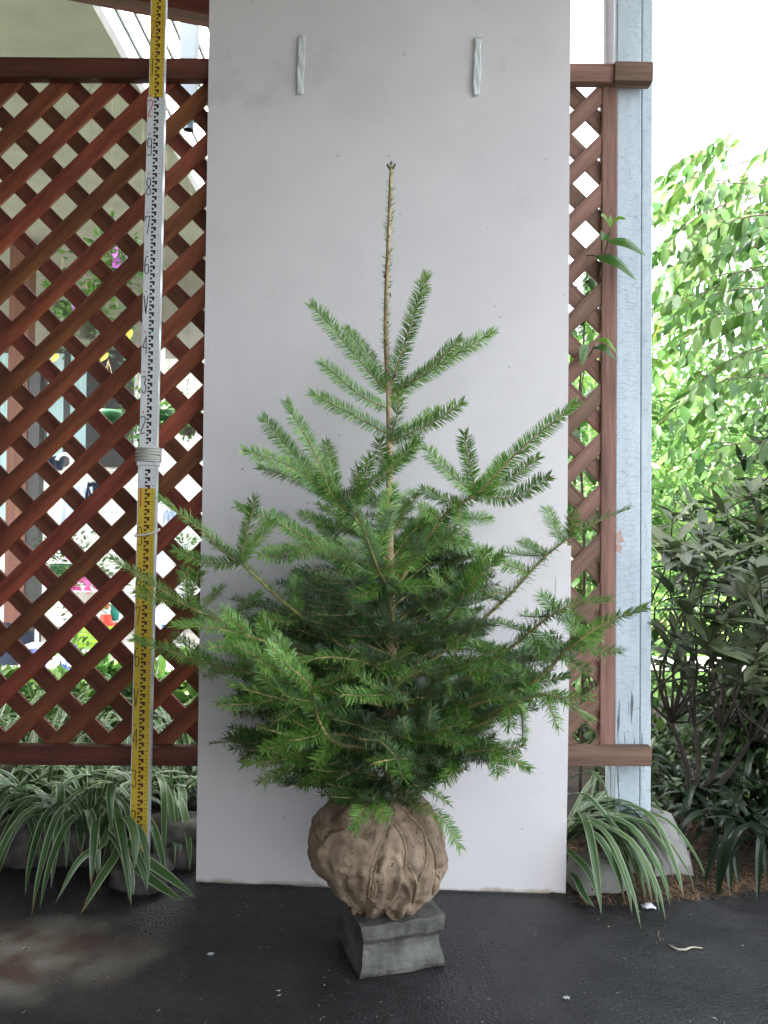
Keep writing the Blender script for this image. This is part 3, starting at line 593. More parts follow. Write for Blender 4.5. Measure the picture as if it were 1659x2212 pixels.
# ================================================================== FIR TREE
YT = 1.80
def T(px, py, dy=0.0): return D(px, py, YT+dy)
UP = Vector((0, 0, 1))
tree = empty('fir_tree', T(842, 1700)); tag(tree, 'young green fir tree with burlap wrapped root ball standing on a concrete block', 'fir tree')
TO = Vector(tree.location)
UPV = [np.array([0, 0, 1.0])]
def needles_on(P, nl, dens, style='flat', t0=0.0, taper=True):
    "P (k,3) polyline -> needle verts"
    P = np.asarray(P); seg = np.linalg.norm(np.diff(P, axis=0), axis=1); L = seg.sum()
    n = max(4, int(L*dens)); s = t0*L+(L-t0*L)*(np.arange(n)+rng.uniform(.1, .9, n))/n; cum = np.concatenate([[0], np.cumsum(seg)])
    i = np.clip(np.searchsorted(cum, s)-1, 0, len(seg)-1); f = ((s-cum[i])/seg[i])[:, None]
    pos = P[i]*(1-f)+P[i+1]*f; tg = (P[i+1]-P[i])/seg[i][:, None]
    up = UPV[0]+rng.normal(0, .22, 3); up /= np.linalg.norm(up)
    sd = np.cross(tg, up); ln = np.linalg.norm(sd, axis=1, keepdims=True); sd = np.where(ln > .12, sd/np.maximum(ln, 1e-6), np.array([1.0, 0, 0])); nn = np.cross(sd, tg)
    nn /= np.linalg.norm(nn, axis=1, keepdims=True)
    if style == 'round': phi = rng.uniform(0, 2*np.pi, n); A = np.radians(rng.uniform(35, 70, n))
    else:
        side = np.where(np.arange(n) % 2 == 0, 1, -1); lat = rng.random(n) < .72
        phi = np.where(lat, np.radians(rng.normal(83, 9, n)), np.radians(rng.uniform(5, 65, n)))*side
        low = rng.random(n) < .07; phi = np.where(low, np.radians(rng.uniform(100, 165, n))*side, phi)
        A = np.radians(np.where(lat, rng.normal(66, 4, n), rng.normal(50, 8, n)))
    rel = s/L
    A = A*np.where(rel > .93, .55, 1.0)
    rad = np.cos(phi)[:, None]*nn+np.sin(phi)[:, None]*sd
    d = tg*np.cos(A)[:, None]+rad*np.sin(A)[:, None]
    d += rng.normal(0, .035, d.shape); d /= np.linalg.norm(d, axis=1, keepdims=True)
    l = nl*rng.uniform(.82, 1.0, n)*np.where(rel > .9, .8, 1.0)*np.where(rel < .04, .7, 1)
    w = np.cross(d, nn); wl = np.linalg.norm(w, axis=1, keepdims=True); w = np.where(wl > .2, w/np.maximum(wl, 1e-6), sd); 
    if style == 'round': w = np.cross(d, rng.normal(0, 1, d.shape)); w /= np.linalg.norm(w, axis=1, keepdims=True)
    hw = 0.00092
    q0 = pos+rad*.0012; m = q0+d*l[:, None]*.45+nn*(.06*l[:, None]); tip = q0+d*l[:, None]
    V = np.stack([q0-w*hw*.5, q0+w*hw*.5, m+w*hw, tip+w*hw*.25, tip-w*hw*.25, m-w*hw], 1)
    return V
class Branch:
    def __init__(s): s.nv = []; s.st = MB(); s.buds = MB()
    def shoot(s, P, r0, r1, nl=.023, dens=1500, style='flat', t0=0.0, bud=True):
        s.nv.append(needles_on(P, nl, dens, style, t0)); k = len(P)
        s.st.tube([Vector(p)-TO for p in P], [r0+(r1-r0)*i/(k-1) for i in range(k)], 5, cap=False)
        if bud:
            e = Vector(P[-1])-TO; d = (Vector(P[-1])-Vector(P[-2])).normalized()
            sd = d.orthogonal().normalized()
            for off in (Vector(), sd*.002-d*.002, -sd*.002-d*.002):
                s.buds.tube([e+off-d*.001, e+off+d*.001, e+off+d*.0035], [.0009, .0013, .0004], 4)
    def finish(s, mat_n, old=False):
        o = s.st.build('branch', M['shoot_bark'], tree)
        V = np.concatenate(s.nv)-np.array(TO); n = len(V)
        F = (np.arange(n)*6)[:, None, None]+np.array([[0, 1, 2, 5], [5, 2, 3, 4]])[None]
        c = link('needles', fast_mesh('needles', V.reshape(-1, 3), F.reshape(-1, 4)), mat_n, o, 'stuff')
        if s.buds.v: s.buds.build('buds', M['bud'], o, 'stuff')
        return o
NN = [0]
def sub(br, base, tip, arch=.06, r=.0017, nl=.024, dens=1650, dy=None):
    base, tip = Vector(base), Vector(tip); L = (tip-base).length
    mid = (base+tip)/2+Vector((0, 0, -arch*L))+Vector((random.uniform(-.03, .03)*L, random.uniform(-.03, .03)*L, 0))
    br.shoot(smoothpath([base, mid, tip], max(4, int(L/.02))), r, r*.55, nl, dens)
# --- branches read off the photograph: main path [(px,py,dy)], side shoots [(fraction along path, (px,py,dy), arch)]
hero = [
 # first whorl (one-year shoots)
 ([(840,850,0),(795,800,-.02),(673,657,-.03)],[]),
 ([(843,838,0),(888,700,-.03),(920,595,-.05)],[]),
 ([(842,852,0),(935,790,-.05),(995,733,-.07)],[]),
 ([(843,858,0),(955,785,.03),(1065,717,.06)],[]),
 ([(840,884,0),(775,852,-.03),(693,783,-.03)],[]),
 ([(841,940,0),(760,895,-.03),(673,852,-.02)],[]),
 ([(842,955,0),(930,915,-.06),(1000,870,-.08)],[]),
 ([(843,945,0),(900,918,.06),(945,885,.12)],[]),
 ([(842,958,0),(856,905,-.06),(862,852,-.08)],[]),
 ([(840,850,0),(795,770,.08),(748,710,.14)],[]),
 ([(842,975,0),(832,1010,-.06),(820,950,-.10)],[]),
 ([(842,1010,0),(880,985,.05),(905,948,.09)],[]),
 # second whorl, left
 ([(842,1225,0),(775,1130,-.05),(716,1068,-.10),(690,1000,-.13),(618,868,-.17)],
  [(.46,(568,903,-.06),.05),(.44,(527,973,-.18),-.08),(.46,(898,955,-.16),.10),(.47,(705,957,0.05),.0),(.34,(800,985,-.02),.05),(.30,(560,1010,-.02),-.08),(.28,(775,1010,-.15),.05),(.2,(650,1110,.06),.05),(.15,(735,1175,-.14),.08)]),
 # second whorl, right
 ([(843,1290,0),(955,1120,-.02),(1036,1062,-.06),(1120,975,-.08),(1245,870,-.10)],
  [(.49,(1003,935,-.08),.02),(.50,(917,968,-.05),.05),(.5,(1163,988,-.04),.08),(.5,(1187,1030,-.13),.16),(.47,(1090,985,.08),.05),(.38,(912,1058,.02),.05),(.36,(1000,1170,-.12),.05),(.3,(1060,1120,.06),.05),(.24,(905,1095,-.06),.0),(.2,(1010,1185,.02),.05)]),
 # front centre branch towards the camera
 ([(858,1400,0),(835,1270,-.18),(818,1234,-.25),(795,1170,-.31),(768,1108,-.35)],
  [(.52,(617,1178,-.33),-.06),(.52,(984,1142,-.36),.08),(.53,(850,1050,-.25),.05),(.45,(700,1190,-.22),.05),(.43,(905,1200,-.20),.05),(.3,(760,1290,-.22),.05),(.28,(935,1265,-.2),.05)]),
 # left, long branch crossing the staff
 ([(860,1475,0),(705,1373,-.10),(600,1290,-.17),(520,1216,-.22),(440,1150,-.25),(345,1078,-.27)],
  [(.62,(378,1190,-.26),.10),(.63,(552,1077,-.20),.0),(.62,(585,1125,-.12),.0),(.62,(455,1170,-.30),.05),(.35,(640,1240,-.05),.05),(.3,(560,1330,-.2),.08)]),
 ([(842,1330,0),(740,1210,-.05),(640,1150,-.1),(512,1094,-.14)],[(.55,(590,1110,-.05),.05),(.5,(560,1200,-.17),.08),(.3,(690,1120,.02),.05),(.28,(680,1250,-.15),.08)]),
 # left outer lower branches
 ([(845,1500,0),(640,1400,-.10),(510,1350,-.16),(425,1320,-.20),(335,1265,-.24),(240,1206,-.27)],
  [(.7,(290,1278,-.27),.05),(.66,(398,1232,-.14),.0),(.64,(430,1228,-.20),.0),(.62,(480,1270,-.1),.05),(.55,(390,1350,-.24),.05),(.45,(560,1285,-.06),.05),(.4,(500,1410,-.2),.08)]),
 ([(845,1530,0),(650,1480,-.05),(500,1445,-.1),(400,1418,-.14),(290,1380,-.17)],[(.6,(380,1375,-.08),.03),(.55,(440,1460,-.18),.05),(.45,(520,1390,-.02),.05),(.35,(560,1500,-.12),.05)]),
 ([(850,1500,0),(690,1430,-.16),(580,1388,-.26),(480,1360,-.31),(375,1350,-.34)],[(.6,(480,1318,-.3),.0),(.58,(450,1400,-.35),.05),(.42,(560,1340,-.2),.05),(.4,(570,1440,-.3),.05)]),
 # front lower left spray with clear stem
 ([(850,1620,0),(735,1608,-.24),(690,1560,-.31),(672,1487,-.36),(625,1440,-.40),(580,1395,-.42)],
  [(.62,(500,1392,-.40),-.03),(.62,(783,1433,-.42),.06),(.55,(610,1500,-.42),.02),(.5,(760,1510,-.4),.04),(.45,(600,1380,-.3),.03),(.35,(620,1600,-.36),.04)]),
 ([(850,1600,0),(760,1560,-.2),(640,1520,-.3),(560,1498,-.35),(497,1478,-.38)],[(.6,(470,1522,-.36),.04),(.55,(560,1450,-.3),.03),(.5,(590,1560,-.35),.04),(.4,(650,1460,-.2),.03)]),
 # right arc branch with dark underside
 ([(845,1480,0),(960,1405,-.02),(1085,1300,-.05),(1180,1200,-.07),(1265,1140,-.09),(1358,1098,-.10)],
  [(.70,(1178,1100,-.02),-.02),(.74,(1242,1107,-.10),.05),(.62,(1088,1192,-.0),.04),(.60,(1125,1170,.04),.03),(.52,(1020,1180,-.05),.04),(.45,(1010,1270,-.1),.05),(.42,(960,1230,.05),.04),(.32,(940,1300,-.08),.05),(.30,(1060,1400,.03),.06)]),
 # right lower heap
 ([(850,1540,0),(980,1480,-.12),(1095,1405,-.2),(1175,1340,-.25),(1240,1305,-.27),(1316,1295,-.29)],
  [(.68,(1168,1288,-.22),-.02),(.66,(1125,1330,-.15),.02),(.7,(1258,1345,-.3),.06),(.55,(1080,1345,-.12),.04),(.52,(1180,1420,-.25),.06),(.42,(1010,1390,-.1),.04),(.38,(1100,1470,-.2),.05)]),
 ([(850,1570,0),(1000,1530,-.18),(1140,1480,-.26),(1225,1405,-.32),(1300,1350,-.34),(1396,1313,-.36)],
  [(.68,(1225,1335,-.28),.0),(.66,(1340,1410,-.37),.07),(.64,(1290,1370,-.3),.03),(.6,(1180,1390,-.22),.04),(.56,(1275,1450,-.34),.06),(.45,(1090,1430,-.18),.05),(.42,(1180,1520,-.27),.06),(.32,(1020,1460,-.12),.04)]),
 ([(850,1590,0),(1000,1560,-.15),(1110,1520,-.25),(1190,1502,-.3),(1275,1555,-.34)],
  [(.74,(1272,1508,-.33),.04),(.74,(1205,1572,-.30),.02),(.6,(1145,1455,-.25),.04),(.5,(1100,1570,-.24),.05),(.4,(1020,1500,-.15),.05)]),
 ([(850,1650,0),(960,1640,-.14),(1060,1620,-.22),(1143,1662,-.27)],[(.7,(1128,1612,-.25),.03),(.7,(1078,1672,-.25),.0),(.5,(1010,1590,-.15),.03),(.45,(960,1690,-.18),.03)]),
 ([(850,1620,0),(950,1590,-.12),(1050,1560,-.2),(1120,1520,-.22),(1130,1610,-.05)],[(.6,(1075,1500,-.2),.03),(.5,(990,1530,-.12),.03)]),
 # low front and bottom
 ([(848,1690,0),(760,1660,-.1),(640,1640,-.16),(525,1652,-.2)],[(.6,(560,1690,-.18),.03),(.6,(590,1600,-.2),.03),(.4,(650,1700,-.12),.03)]),
 ([(846,1640,.03),(700,1610,.1),(560,1600,.16),(455,1606,.18)],[(.6,(500,1570,.2),.02),(.6,(520,1640,.18),.03)]),
 ([(842,1700,0),(870,1712,.0),(925,1708,.02),(968,1735,.03)],[]),
 ([(842,1705,0),(900,1740,-.06),(955,1770,-.1),(993,1832,-.12)],[]),
 ([(846,1690,0),(820,1715,-.14),(790,1735,-.20),(765,1790,-.23)],[(.55,(835,1770,-.2),.03)]),
 # front centre sprays
 ([(850,1560,0),(845,1500,-.2),(830,1512,-.36),(870,1470,-.42),(925,1440,-.45)],[(.6,(740,1500,-.44),.03),(.6,(760,1450,-.4),.03),(.62,(880,1520,-.46),.03)]),
 ([(850,1520,0),(840,1470,-.15),(800,1435,-.25),(720,1420,-.3),(650,1428,-.32)],[(.5,(890,1410,-.27),.03),(.5,(760,1395,-.28),.0),(.4,(880,1450,-.2),.03)]),
 ([(850,1640,0),(880,1600,-.25),(940,1580,-.36),(1010,1560,-.42)],[(.6,(1000,1610,-.4),.02),(.6,(930,1530,-.38),.02),(.4,(870,1560,-.38),.03)]),
 ([(850,1660,0),(880,1640,-.25),(850,1640,-.38),(800,1650,-.44)],[(.6,(870,1680,-.44),.03),(.6,(820,1600,-.42),.02)]),
 ([(850,1580,0),(960,1530,-.2),(1060,1490,-.3),(1130,1450,-.36)],[(.6,(1120,1510,-.36),.03),(.6,(1050,1430,-.3),.03),(.4,(1000,1560,-.28),.03),(.4,(960,1450,-.25),.03)]),
 ([(850,1550,0),(930,1480,-.2),(1010,1430,-.32),(1090,1400,-.38)],[(.6,(1080,1450,-.38),.03),(.55,(990,1380,-.3),.03),(.4,(900,1430,-.3),.03)]),
 ([(850,1640,0),(760,1590,-.2),(640,1590,-.3),(560,1570,-.34)],[(.6,(570,1620,-.33),.03),(.55,(610,1540,-.3),.03),(.4,(680,1650,-.25),.03)]),
 ([(848,1430,0),(960,1340,-.15),(1010,1270,-.25),(1085,1200,-.3)],[(.6,(1055,1190,-.22),.02),(.55,(930,1240,-.26),.04),(.5,(1060,1290,-.28),.05),(.35,(900,1290,-.2),.04)]),
]
for path, subs in hero:
    UPV[0] = np.array([.1, -.85, .5]) if path[0][1] < 1350 else np.array([.05, -.5, .85]); br = Branch(); P = smoothpath([T(*p) for p in path], 26); L = np.linalg.norm(np.diff(P, axis=0), axis=1).sum()
    one = not subs and L < .36
    rb = .0019 if one else .0017+.0052*L
    br.shoot(P, rb, .0012, .0245, 1400 if one else 1300, t0=.02 if one else .12)
    for f, tp, arch in subs:
        base = P[int(f*25)]; tip = T(*tp); sub(br, base, tip, arch*1.0, .0016, .0235, 1650)
        SP = tip-Vector(base)
        if SP.length > .15:      # small side twigs on longer side shoots
            fwd = Vector(SP).normalized(); sd = fwd.cross(UP).normalized()
            for sgn in (-1, 1):
                q = Vector(base)+SP*random.uniform(.28, .45); e = q+(fwd*.75+sd*sgn*.65+UP*.05).normalized()*SP.length*random.uniform(.35, .48)
                if path[0][1] > 1300: sub(br, q, e, .04, .0014, .021, 1500)
    br.finish(M['needle'] if one or path[0][1] < 1300 or path[-1][2] < -.2 else M['needle'])
# --- the inner and rear branches that fill the crown
sil = [(840,960),(900,960),(905,1060),(960,1110),(1000,1150),(1060,1200),(1080,1260),(1040,1330),(1120,1345),(1190,1310),(1290,1330),(1320,1410),(1240,1460),(1190,1530),(1120,1540),(1070,1600),(1110,1645),(960,1675),(900,1735),(800,1740),(690,1722),(600,1690),(540,1660),(470,1600),(455,1520),(470,1450),(440,1405),(400,1360),(470,1330),(500,1290),(580,1290),(620,1210),(650,1150),(690,1070),(740,1020),(800,1000)]
def inside(p):
    x, y = p; c = False; j = len(sil)-1
    for i in range(len(sil)):
        xi, yi = sil[i]; xj, yj = sil[j]
        if (yi > y) != (yj > y) and x < (xj-xi)*(y-yi)/(yj-yi)+xi: c = not c
        j = i
    return c
def filler(z, az, L, el, old):  # old selects the darker needles with crown shade painted in
    UPV[0] = np.array([0, -.35, .93])
    base = Vector((T(843, 1500).x, YT, z)); f = Vector((math.cos(az), math.sin(az), 0)); br = Branch()
    p1 = base+(f*math.cos(el)+UP*math.sin(el))*L*.5; p2 = p1+(f*math.cos(el*.6+.1)+UP*math.sin(el*.6+.1))*L*.5
    while not inside(proj(p2)) and L > .12:
        L *= .88; p1 = base+(f*math.cos(el)+UP*math.sin(el))*L*.5; p2 = p1+(f*math.cos(el*.6+.1)+UP*math.sin(el*.6+.1))*L*.5
    P = smoothpath([base, p1, p2], 16); br.shoot(P, .0016+.0045*L, .0012, .0225, 1350, t0=.15)
    sd = f.cross(UP)
    fr = .28
    while fr < .95:
        for sgn in (-1, 1):
            q = Vector(P[int(fr*15)]); sl_ = (L*(1-fr)*.62+.055)*random.uniform(.8, 1.15)
            e = q+(f*.72+sd*sgn*random.uniform(.55, .8)+UP*random.uniform(.0, .35)).normalized()*sl_
            if not inside(proj(e)): continue
            sub(br, q, e, .05, .0015, .022, 1400)
            if sl_ > .13:
                d = (e-q).normalized(); s2 = d.cross(UP).normalized()
                for s3 in (-1, 1):
                    q2 = q+(e-q)*random.uniform(.35, .55); e2 = q2+(d*.7+s2*s3*.7+UP*.1).normalized()*sl_*.42
                    if inside(proj(e2)): sub(br, q2, e2, .04, .0012, .021, 1400)
        fr += random.uniform(.16, .24)
    br.finish(M['needle_shaded'] if old else M['needle'])
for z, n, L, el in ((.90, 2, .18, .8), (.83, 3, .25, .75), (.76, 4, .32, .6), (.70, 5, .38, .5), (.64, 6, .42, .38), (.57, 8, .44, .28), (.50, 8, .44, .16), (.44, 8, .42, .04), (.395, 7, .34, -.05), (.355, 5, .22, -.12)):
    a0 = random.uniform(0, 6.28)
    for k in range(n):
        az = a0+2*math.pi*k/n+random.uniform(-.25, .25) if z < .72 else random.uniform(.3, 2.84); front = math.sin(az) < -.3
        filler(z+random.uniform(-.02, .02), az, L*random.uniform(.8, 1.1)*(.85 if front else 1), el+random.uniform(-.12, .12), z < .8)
# --- trunk and leader
TP = [T(842,1745),T(843,1600),T(846,1400),T(842,1190),T(841,1000),T(839,840)]
P = smoothpath(TP, 40); b = MB(); b.tube([Vector(p)-TO for p in P], [.0145-.0095*(i/39) for i in range(40)], 10); tk = b.build('trunk', M['stem_bark'], tree)
br = Branch(); P = smoothpath([T(839,845),T(834,720),T(836,600),T(841,480),T(845,362)], 40)
br.shoot(P, .0062, .0038, .0165, 800, 'round'); 
for (px, py) in ((838,530),(845,435),(830,600),(843,640),(836,560),(838,700)):
    q = T(px, py)-TO; br.buds.tube([q, q+Vector((.0, -.002, .003)), q+Vector((0, -.002, .007))], [.0018, .0022, .0006], 5)
for (dx, dz) in ((-.006, 0), (.006, .001), (0, .006), (-.003, -.004), (.004, -.004)):
    q = T(845, 362)-TO+Vector((dx, -.002, dz)); br.buds.tube([q, q+Vector((dx*.3, 0, .004)), q+Vector((dx*.5, 0, .008))], [.0022, .003, .0008], 6)
o = br.finish(M['needle']); o.name = 'leader_shoot'; o.data.materials[0] = M['stem_bark']
b = MB()
for (py, ln) in ((1030, .03), (1060, .04), (1095, .03), (1130, .04), (900, .02)): pass

# --- root ball
BC = Vector((D(821, 1870, 1.80).x, 1.80, .222))
def ball_pt(w, t):
    "w azimuth, t polar 0 top..pi bottom"
    st, ct = math.sin(t), math.cos(t)
    rx = .151; rz = .117
    e = .80
    cx = math.copysign(abs(math.cos(w))**.95, math.cos(w)); cy = math.copysign(abs(math.sin(w))**.95, math.sin(w))
    s_ = abs(st)**e; c_ = math.copysign(abs(ct)**.9, ct)
    r = s_*(1-.17*max(0, -ct)**1.2)
    x, y, z = rx*r*cx, rx*r*cy, rz*c_
    if ct > 0: z += .022*(1-s_)**1 * (1) 
    x += -.010*ct
    # left side sags lower down, as in the photograph
    p = Vector((x, y, z)); n_ = Vector((cx*s_, cy*s_, c_)).normalized()
    k = .013*noise.noise(p*9)+.006*noise.noise(p*22+Vector((4, 1, 2)))+.0042*noise.noise(p*50)
    k += .004*abs(noise.noise(Vector((w*2.2, t*1.1, 2.0))*1.6))
    for fq, am in ((7, .0050), (15, .0030)):
        q_ = noise.noise(p*fq+Vector((fq, 2, 5))+Vector((0, 0, p.z*fq*.4))); k -= am*max(0, 1-abs(q_)*7)
    if ct < -.45: k += .010*(abs(ct)-.45)*math.sin(w*13+2*noise.noise(p*20))*1.4
    if ct > .75: k += .012*(ct-.75)*math.sin(w*17+2)*1.5
    return p+n_*k
nu, nv = 260, 150
def ball_mesh(dent=None):
    V = []
    for j in range(nv+1):
        for i in range(nu):
            p = ball_pt(2*math.pi*i/nu, max(.001, min(math.pi-.001, math.pi*j/nv)))
            p.z = max(p.z, .108-BC.z)
            if dent: p = dent(p)
            V.append(p)
    F = [(j*nu+i, (j+1)*nu+i, (j+1)*nu+(i+1) % nu, j*nu+(i+1) % nu) for j in range(nv) for i in range(nu)]
    return V, F
V, F = ball_mesh(); bvh = BVHTree.FromPolygons(V, F)
def zb(x, y): return (605+x/3.555, 1642+y/3.555)
ropes_z = [[(850,400),(820,520),(770,620),(735,720),(705,830),(690,950),(672,1080),(655,1150)],
           [(862,465),(910,530),(945,600),(968,700),(965,790),(942,850)],
           [(965,395),(1050,480),(1105,570),(1128,690),(1118,800),(1085,880),(1060,960)],
           [(1150,610),(1188,700),(1200,800),(1195,900),(1175,1030)],
           [(740,800),(722,900),(735,980),(715,1060)],
           [(480,860),(490,960),(540,1080),(600,1170)],
           [(700,620),(640,590),(560,560)],
           [(985,800),(1020,880),(1050,950),(1040,1020),(1020,1110)]]
fold_z = [[(765,840),(790,780),(850,740),(905,770),(925,850),(905,960),(860,1060)], [(960,940),(985,1000),(990,1050),(940,1100),(930,1190),(950,1270)], [(1020,900),(1050,960),(1030,1080)],
          [(470,860),(560,870),(650,860)], [(560,1150),(600,1190),(660,1180),(720,1150)], [(820,1160),(870,1210),(930,1180)], [(350,650),(400,580),(480,560)]]
def hits(pl):
    out = []
    for q in smoothpath([(x, y, 0) for x, y in pl], 34):
        px, py = zb(q[0], q[1]); d = ray(px, py).normalized(); h = bvh.ray_cast(Vector((0, 0, CH))-BC, d)
        if h[0] is not None: out.append(h[0])
    return out
RP = [hits(p) for p in ropes_z]; FP = [hits(p) for p in fold_z]
RA = np.array([list(p) for r_ in RP for p in r_]); FA = np.array([list(p) for r_ in FP for p in r_])
def dent(p):
    q = np.array(p); n_ = Vector((p.x, p.y, p.z*1.3)).normalized()
    d1 = np.sqrt(((RA-q)**2).sum(1).min()); d2 = np.sqrt(((FA-q)**2).sum(1).min())
    return p-n_*.0055*math.exp(-(d1/.007)**2)+n_*.0035*math.exp(-((d1-.016)/.01)**2)+n_*.0075*math.exp(-(d2/.0055)**2)-n_*.004*math.exp(-((d2-.010)/.006)**2)
V2, F = ball_mesh(dent); bvh = BVHTree.FromPolygons(V2, F)
ball = link('root_ball', fast_mesh('root_ball', [tuple(v+BC-TO) for v in V2], F, True), M['burlap'], tree)
for r_ in ropes_z:
    h = hits(r_)
    if len(h) > 4:
        b = MB(); b.tube([p+(Vector(p)-Vector((0, .1, 0))).normalized()*0+Vector((0, -.0012, .0))+BC-TO for p in h], .0019, 6); b.build('twine', M['twine'], ball)
# gathered cloth and twine collar round the stem
b = MB(); c = T(842, 1725)-TO
for k in range(4): b.tube([c+Vector((.03*math.cos(a)*(1+.15*math.sin(a*3+k)), .03*math.sin(a), .004*k+.004*math.sin(a*2+k)-.006)) for a in [i*.3927 for i in range(17)]], .0022, 6)
b.build('twine_collar', M['twine'], ball)
b = MB(); n = 60; prof = [(.075, -.02), (.058, -.006), (.040, .006), (.034, .016), (.044, .030)]
V = []
for q, (r_, z) in enumerate(prof):
    for j in range(n):
        w = 2*math.pi*j/n; rr = r_*(1+.13*math.sin(w*11+q*.3)+.08*math.sin(w*5)); V.append(c+Vector((rr*math.cos(w)-.01, rr*math.sin(w), z-.012+.006*math.sin(w*4))))
b.add(V, [(i*n+j, i*n+(j+1) % n, (i+1)*n+(j+1) % n, (i+1)*n+j) for i in range(len(prof)-1) for j in range(n)], 0, True); b.build('gathered_cloth', M['burlap'], ball)

# ================================================================== CONCRETE BLOCK under the ball
p0, p1 = G(778, 2119), G(961, 2090); wv = p1-p0; wl = wv.length; ang = math.atan2(wv.y, wv.x)
prof = [(0, 0), (.19, 0), (.19, .107), (0, .107)]
front = [(0.004, 0), (0.0, .012), (.0005, .030), (.009, .040), (.012, .052), (.012, .064), (.004, .072), (-.002, .078), (-.003, .090), (-.002, .1075)]
V = []; n = 10; full = front+[(.185, .1075), (.187, .055), (.185, 0)]
b = MB(); rows = 14
for i in range(rows):
    t = i/(rows-1)
    for (y, z) in full:
        j_ = .0035*noise.noise((t*7, y*60, z*60)); e = .0
        edge = (.004*(1-abs(2*t-1)) if 0 else 0)
        V.append((t*wl+(.0 if 0 < i < rows-1 else (1 if i == 0 else -1)*(max(0, .012-abs(z-.058)*.25)*(.9) if True else 0)), y+j_+(0.002*math.sin(t*9) if z < .01 else 0), z+j_*.6*(z > .01)))
m_ = len(full)
F = [(i*m_+j, (i+1)*m_+j, (i+1)*m_+(j+1) % m_, i*m_+(j+1) % m_) for i in range(rows-1) for j in range(m_)]
b.add(V, F); b.add(V, [tuple(range(m_))]); b.add(V, [tuple((rows-1)*m_+j for j in range(m_))[::-1]])
o = b.build('concrete_block', M['block']); o.location = (p0.x, p0.y, 0); o.rotation_euler = (0, 0, ang); bevel(o, .0025, 2)
tag(o, 'grey moulded concrete block on the asphalt under the burlap root ball', 'concrete block')

# ================================================================== STRAP LEAVED PLANTS
def strap_leaf(path, w, parent, m, fold=.25, tilt=None, side=None):
    n = 15; P = smoothpath(path, n); V = []; us = []
    hs = side
    for i in range(n):
        t = Vector(P[min(i+1, n-1)]-P[max(i-1, 0)]).normalized()
        if hs is None:
            s_ = t.cross(UP); s_ = s_.normalized() if s_.length > .15 else Vector((1, 0, 0))
            if i == 0: ref = s_
            else:
                s_ = (ref-t*ref.dot(t)).normalized(); ref = s_
        else: s_ = (Vector(hs)-t*Vector(hs).dot(t)).normalized()
        u_ = s_.cross(t); f = i/(n-1); ww = w*(min(1, .45+f*2.2))*(1-max(0, (f-.55)/.45)**1.7)+.0004
        for k in range(-3, 4):
            q = k/3; V.append(Vector(P[i])+s_*q*ww/2+u_*abs(q)*fold*ww/2); us.append(q)
    F = [(i*7+k, i*7+k+1, (i+1)*7+k+1, (i+1)*7+k) for i in range(n-1) for k in range(6)]
    o0 = Vector(parent.location)
    me = fast_mesh('leaf', [tuple(v-o0) for v in V], F, True)
    at = me.attributes.new('u', 'FLOAT', 'POINT'); at.data.foreach_set('value', us)
    tb_ = random.uniform(.84, 1.05); av = me.attributes.new('v', 'FLOAT', 'POINT'); av.data.foreach_set('value', [max(0., min(1., (i/(n-1)-tb_)/.06)) for i in range(n) for _ in range(7)])
    return link('leaf', me, m, parent)
def strap_plant(base, n, L, label, w=.016, m='strap', bias=None, spread=1.0, group='clumps of variegated strap leaves', hang=1.0, rise=.42):
    p = empty('strap_leaf_plant', base); tag(p, label, 'plant', group)
    n = int(n*1.35)
    for k in range(n):
        a = 2*math.pi*k/n+random.uniform(-.3, .3)
        d = Vector((math.cos(a), math.sin(a), 0))
        if bias is not None: d = (d*.7+Vector(bias)).normalized()
        l = L*random.uniform(.65, 1.15); s_ = Vector(base)+d*.012+Vector((random.uniform(-.03, .03), random.uniform(-.03, .03), 0))
        el = random.uniform(.5, 1.25); h = l*rise*math.sin(el)
        p1_ = s_+d*l*.30*spread+UP*h*.85; p2_ = s_+d*l*.62*spread+UP*h*.85; p3_ = s_+d*l*.84*spread+UP*(h*.35-l*.12*hang); p4_ = s_+d*l*.93*spread+UP*(h*.0-l*.32*hang*random.uniform(.6, 1.2))
        lat = Vector((-d.y, d.x, 0))*l*random.uniform(-.16, .16); p2_ += lat*.4; p3_ += lat; p4_ += lat*1.4
        pts = [s_, p1_, p2_, p3_, p4_]
        for q in pts: q.z = max(q.z, .012)
        if any(q.y < 2.17 and 395 < proj(q)[0] < 1245 for q in pts): continue
        strap_leaf(pts, w*random.uniform(.8, 1.2), p, M[m])
    return p
def PG(px, Y, z=.09): return Vector(((px-W2)/FPX*Y, Y, z))
lefts = [(-90, 2.45, 24, .32, 'strap leaved plant cut off by the left edge of the photo under the fence'),
         (20, 2.40, 26, .32, 'broad clump of striped strap leaves low at the far left under the fence'),
         (110, 2.33, 28, .32, 'striped strap leaf clump drooping over the bed edge left of the measuring rod'),
         (205, 2.24, 34, .34, 'largest striped strap leaf clump spilling onto the asphalt beside the measuring rod'),
         (290, 2.42, 20, .30, 'striped strap leaf clump half hidden behind the yellow measuring rod'),
         (385, 2.42, 24, .30, 'striped strap leaf clump tucked behind the lower left edge of the white board')]
for px, Y, n, L, lab in lefts: strap_plant(PG(px, Y, .10), n, L, lab, w=.020)
for px, Y, lab in ((-20, 2.75, 'back row strap leaf clump at the far left, seen just under the bottom rail'), (90, 2.8, 'back row strap leaf clump in brighter light under the bottom rail'), (190, 2.75, 'back row strap leaf clump behind the largest front clump'), (300, 2.8, 'back row strap leaf clump directly behind the measuring rod'), (410, 2.75, 'back row strap leaf clump beside the white board')):
    strap_plant(PG(px, Y, .10), 24, .46, lab, w=.013, rise=.55, hang=.8)
pl = bpy.data.objects['strap_leaf_plant.003']
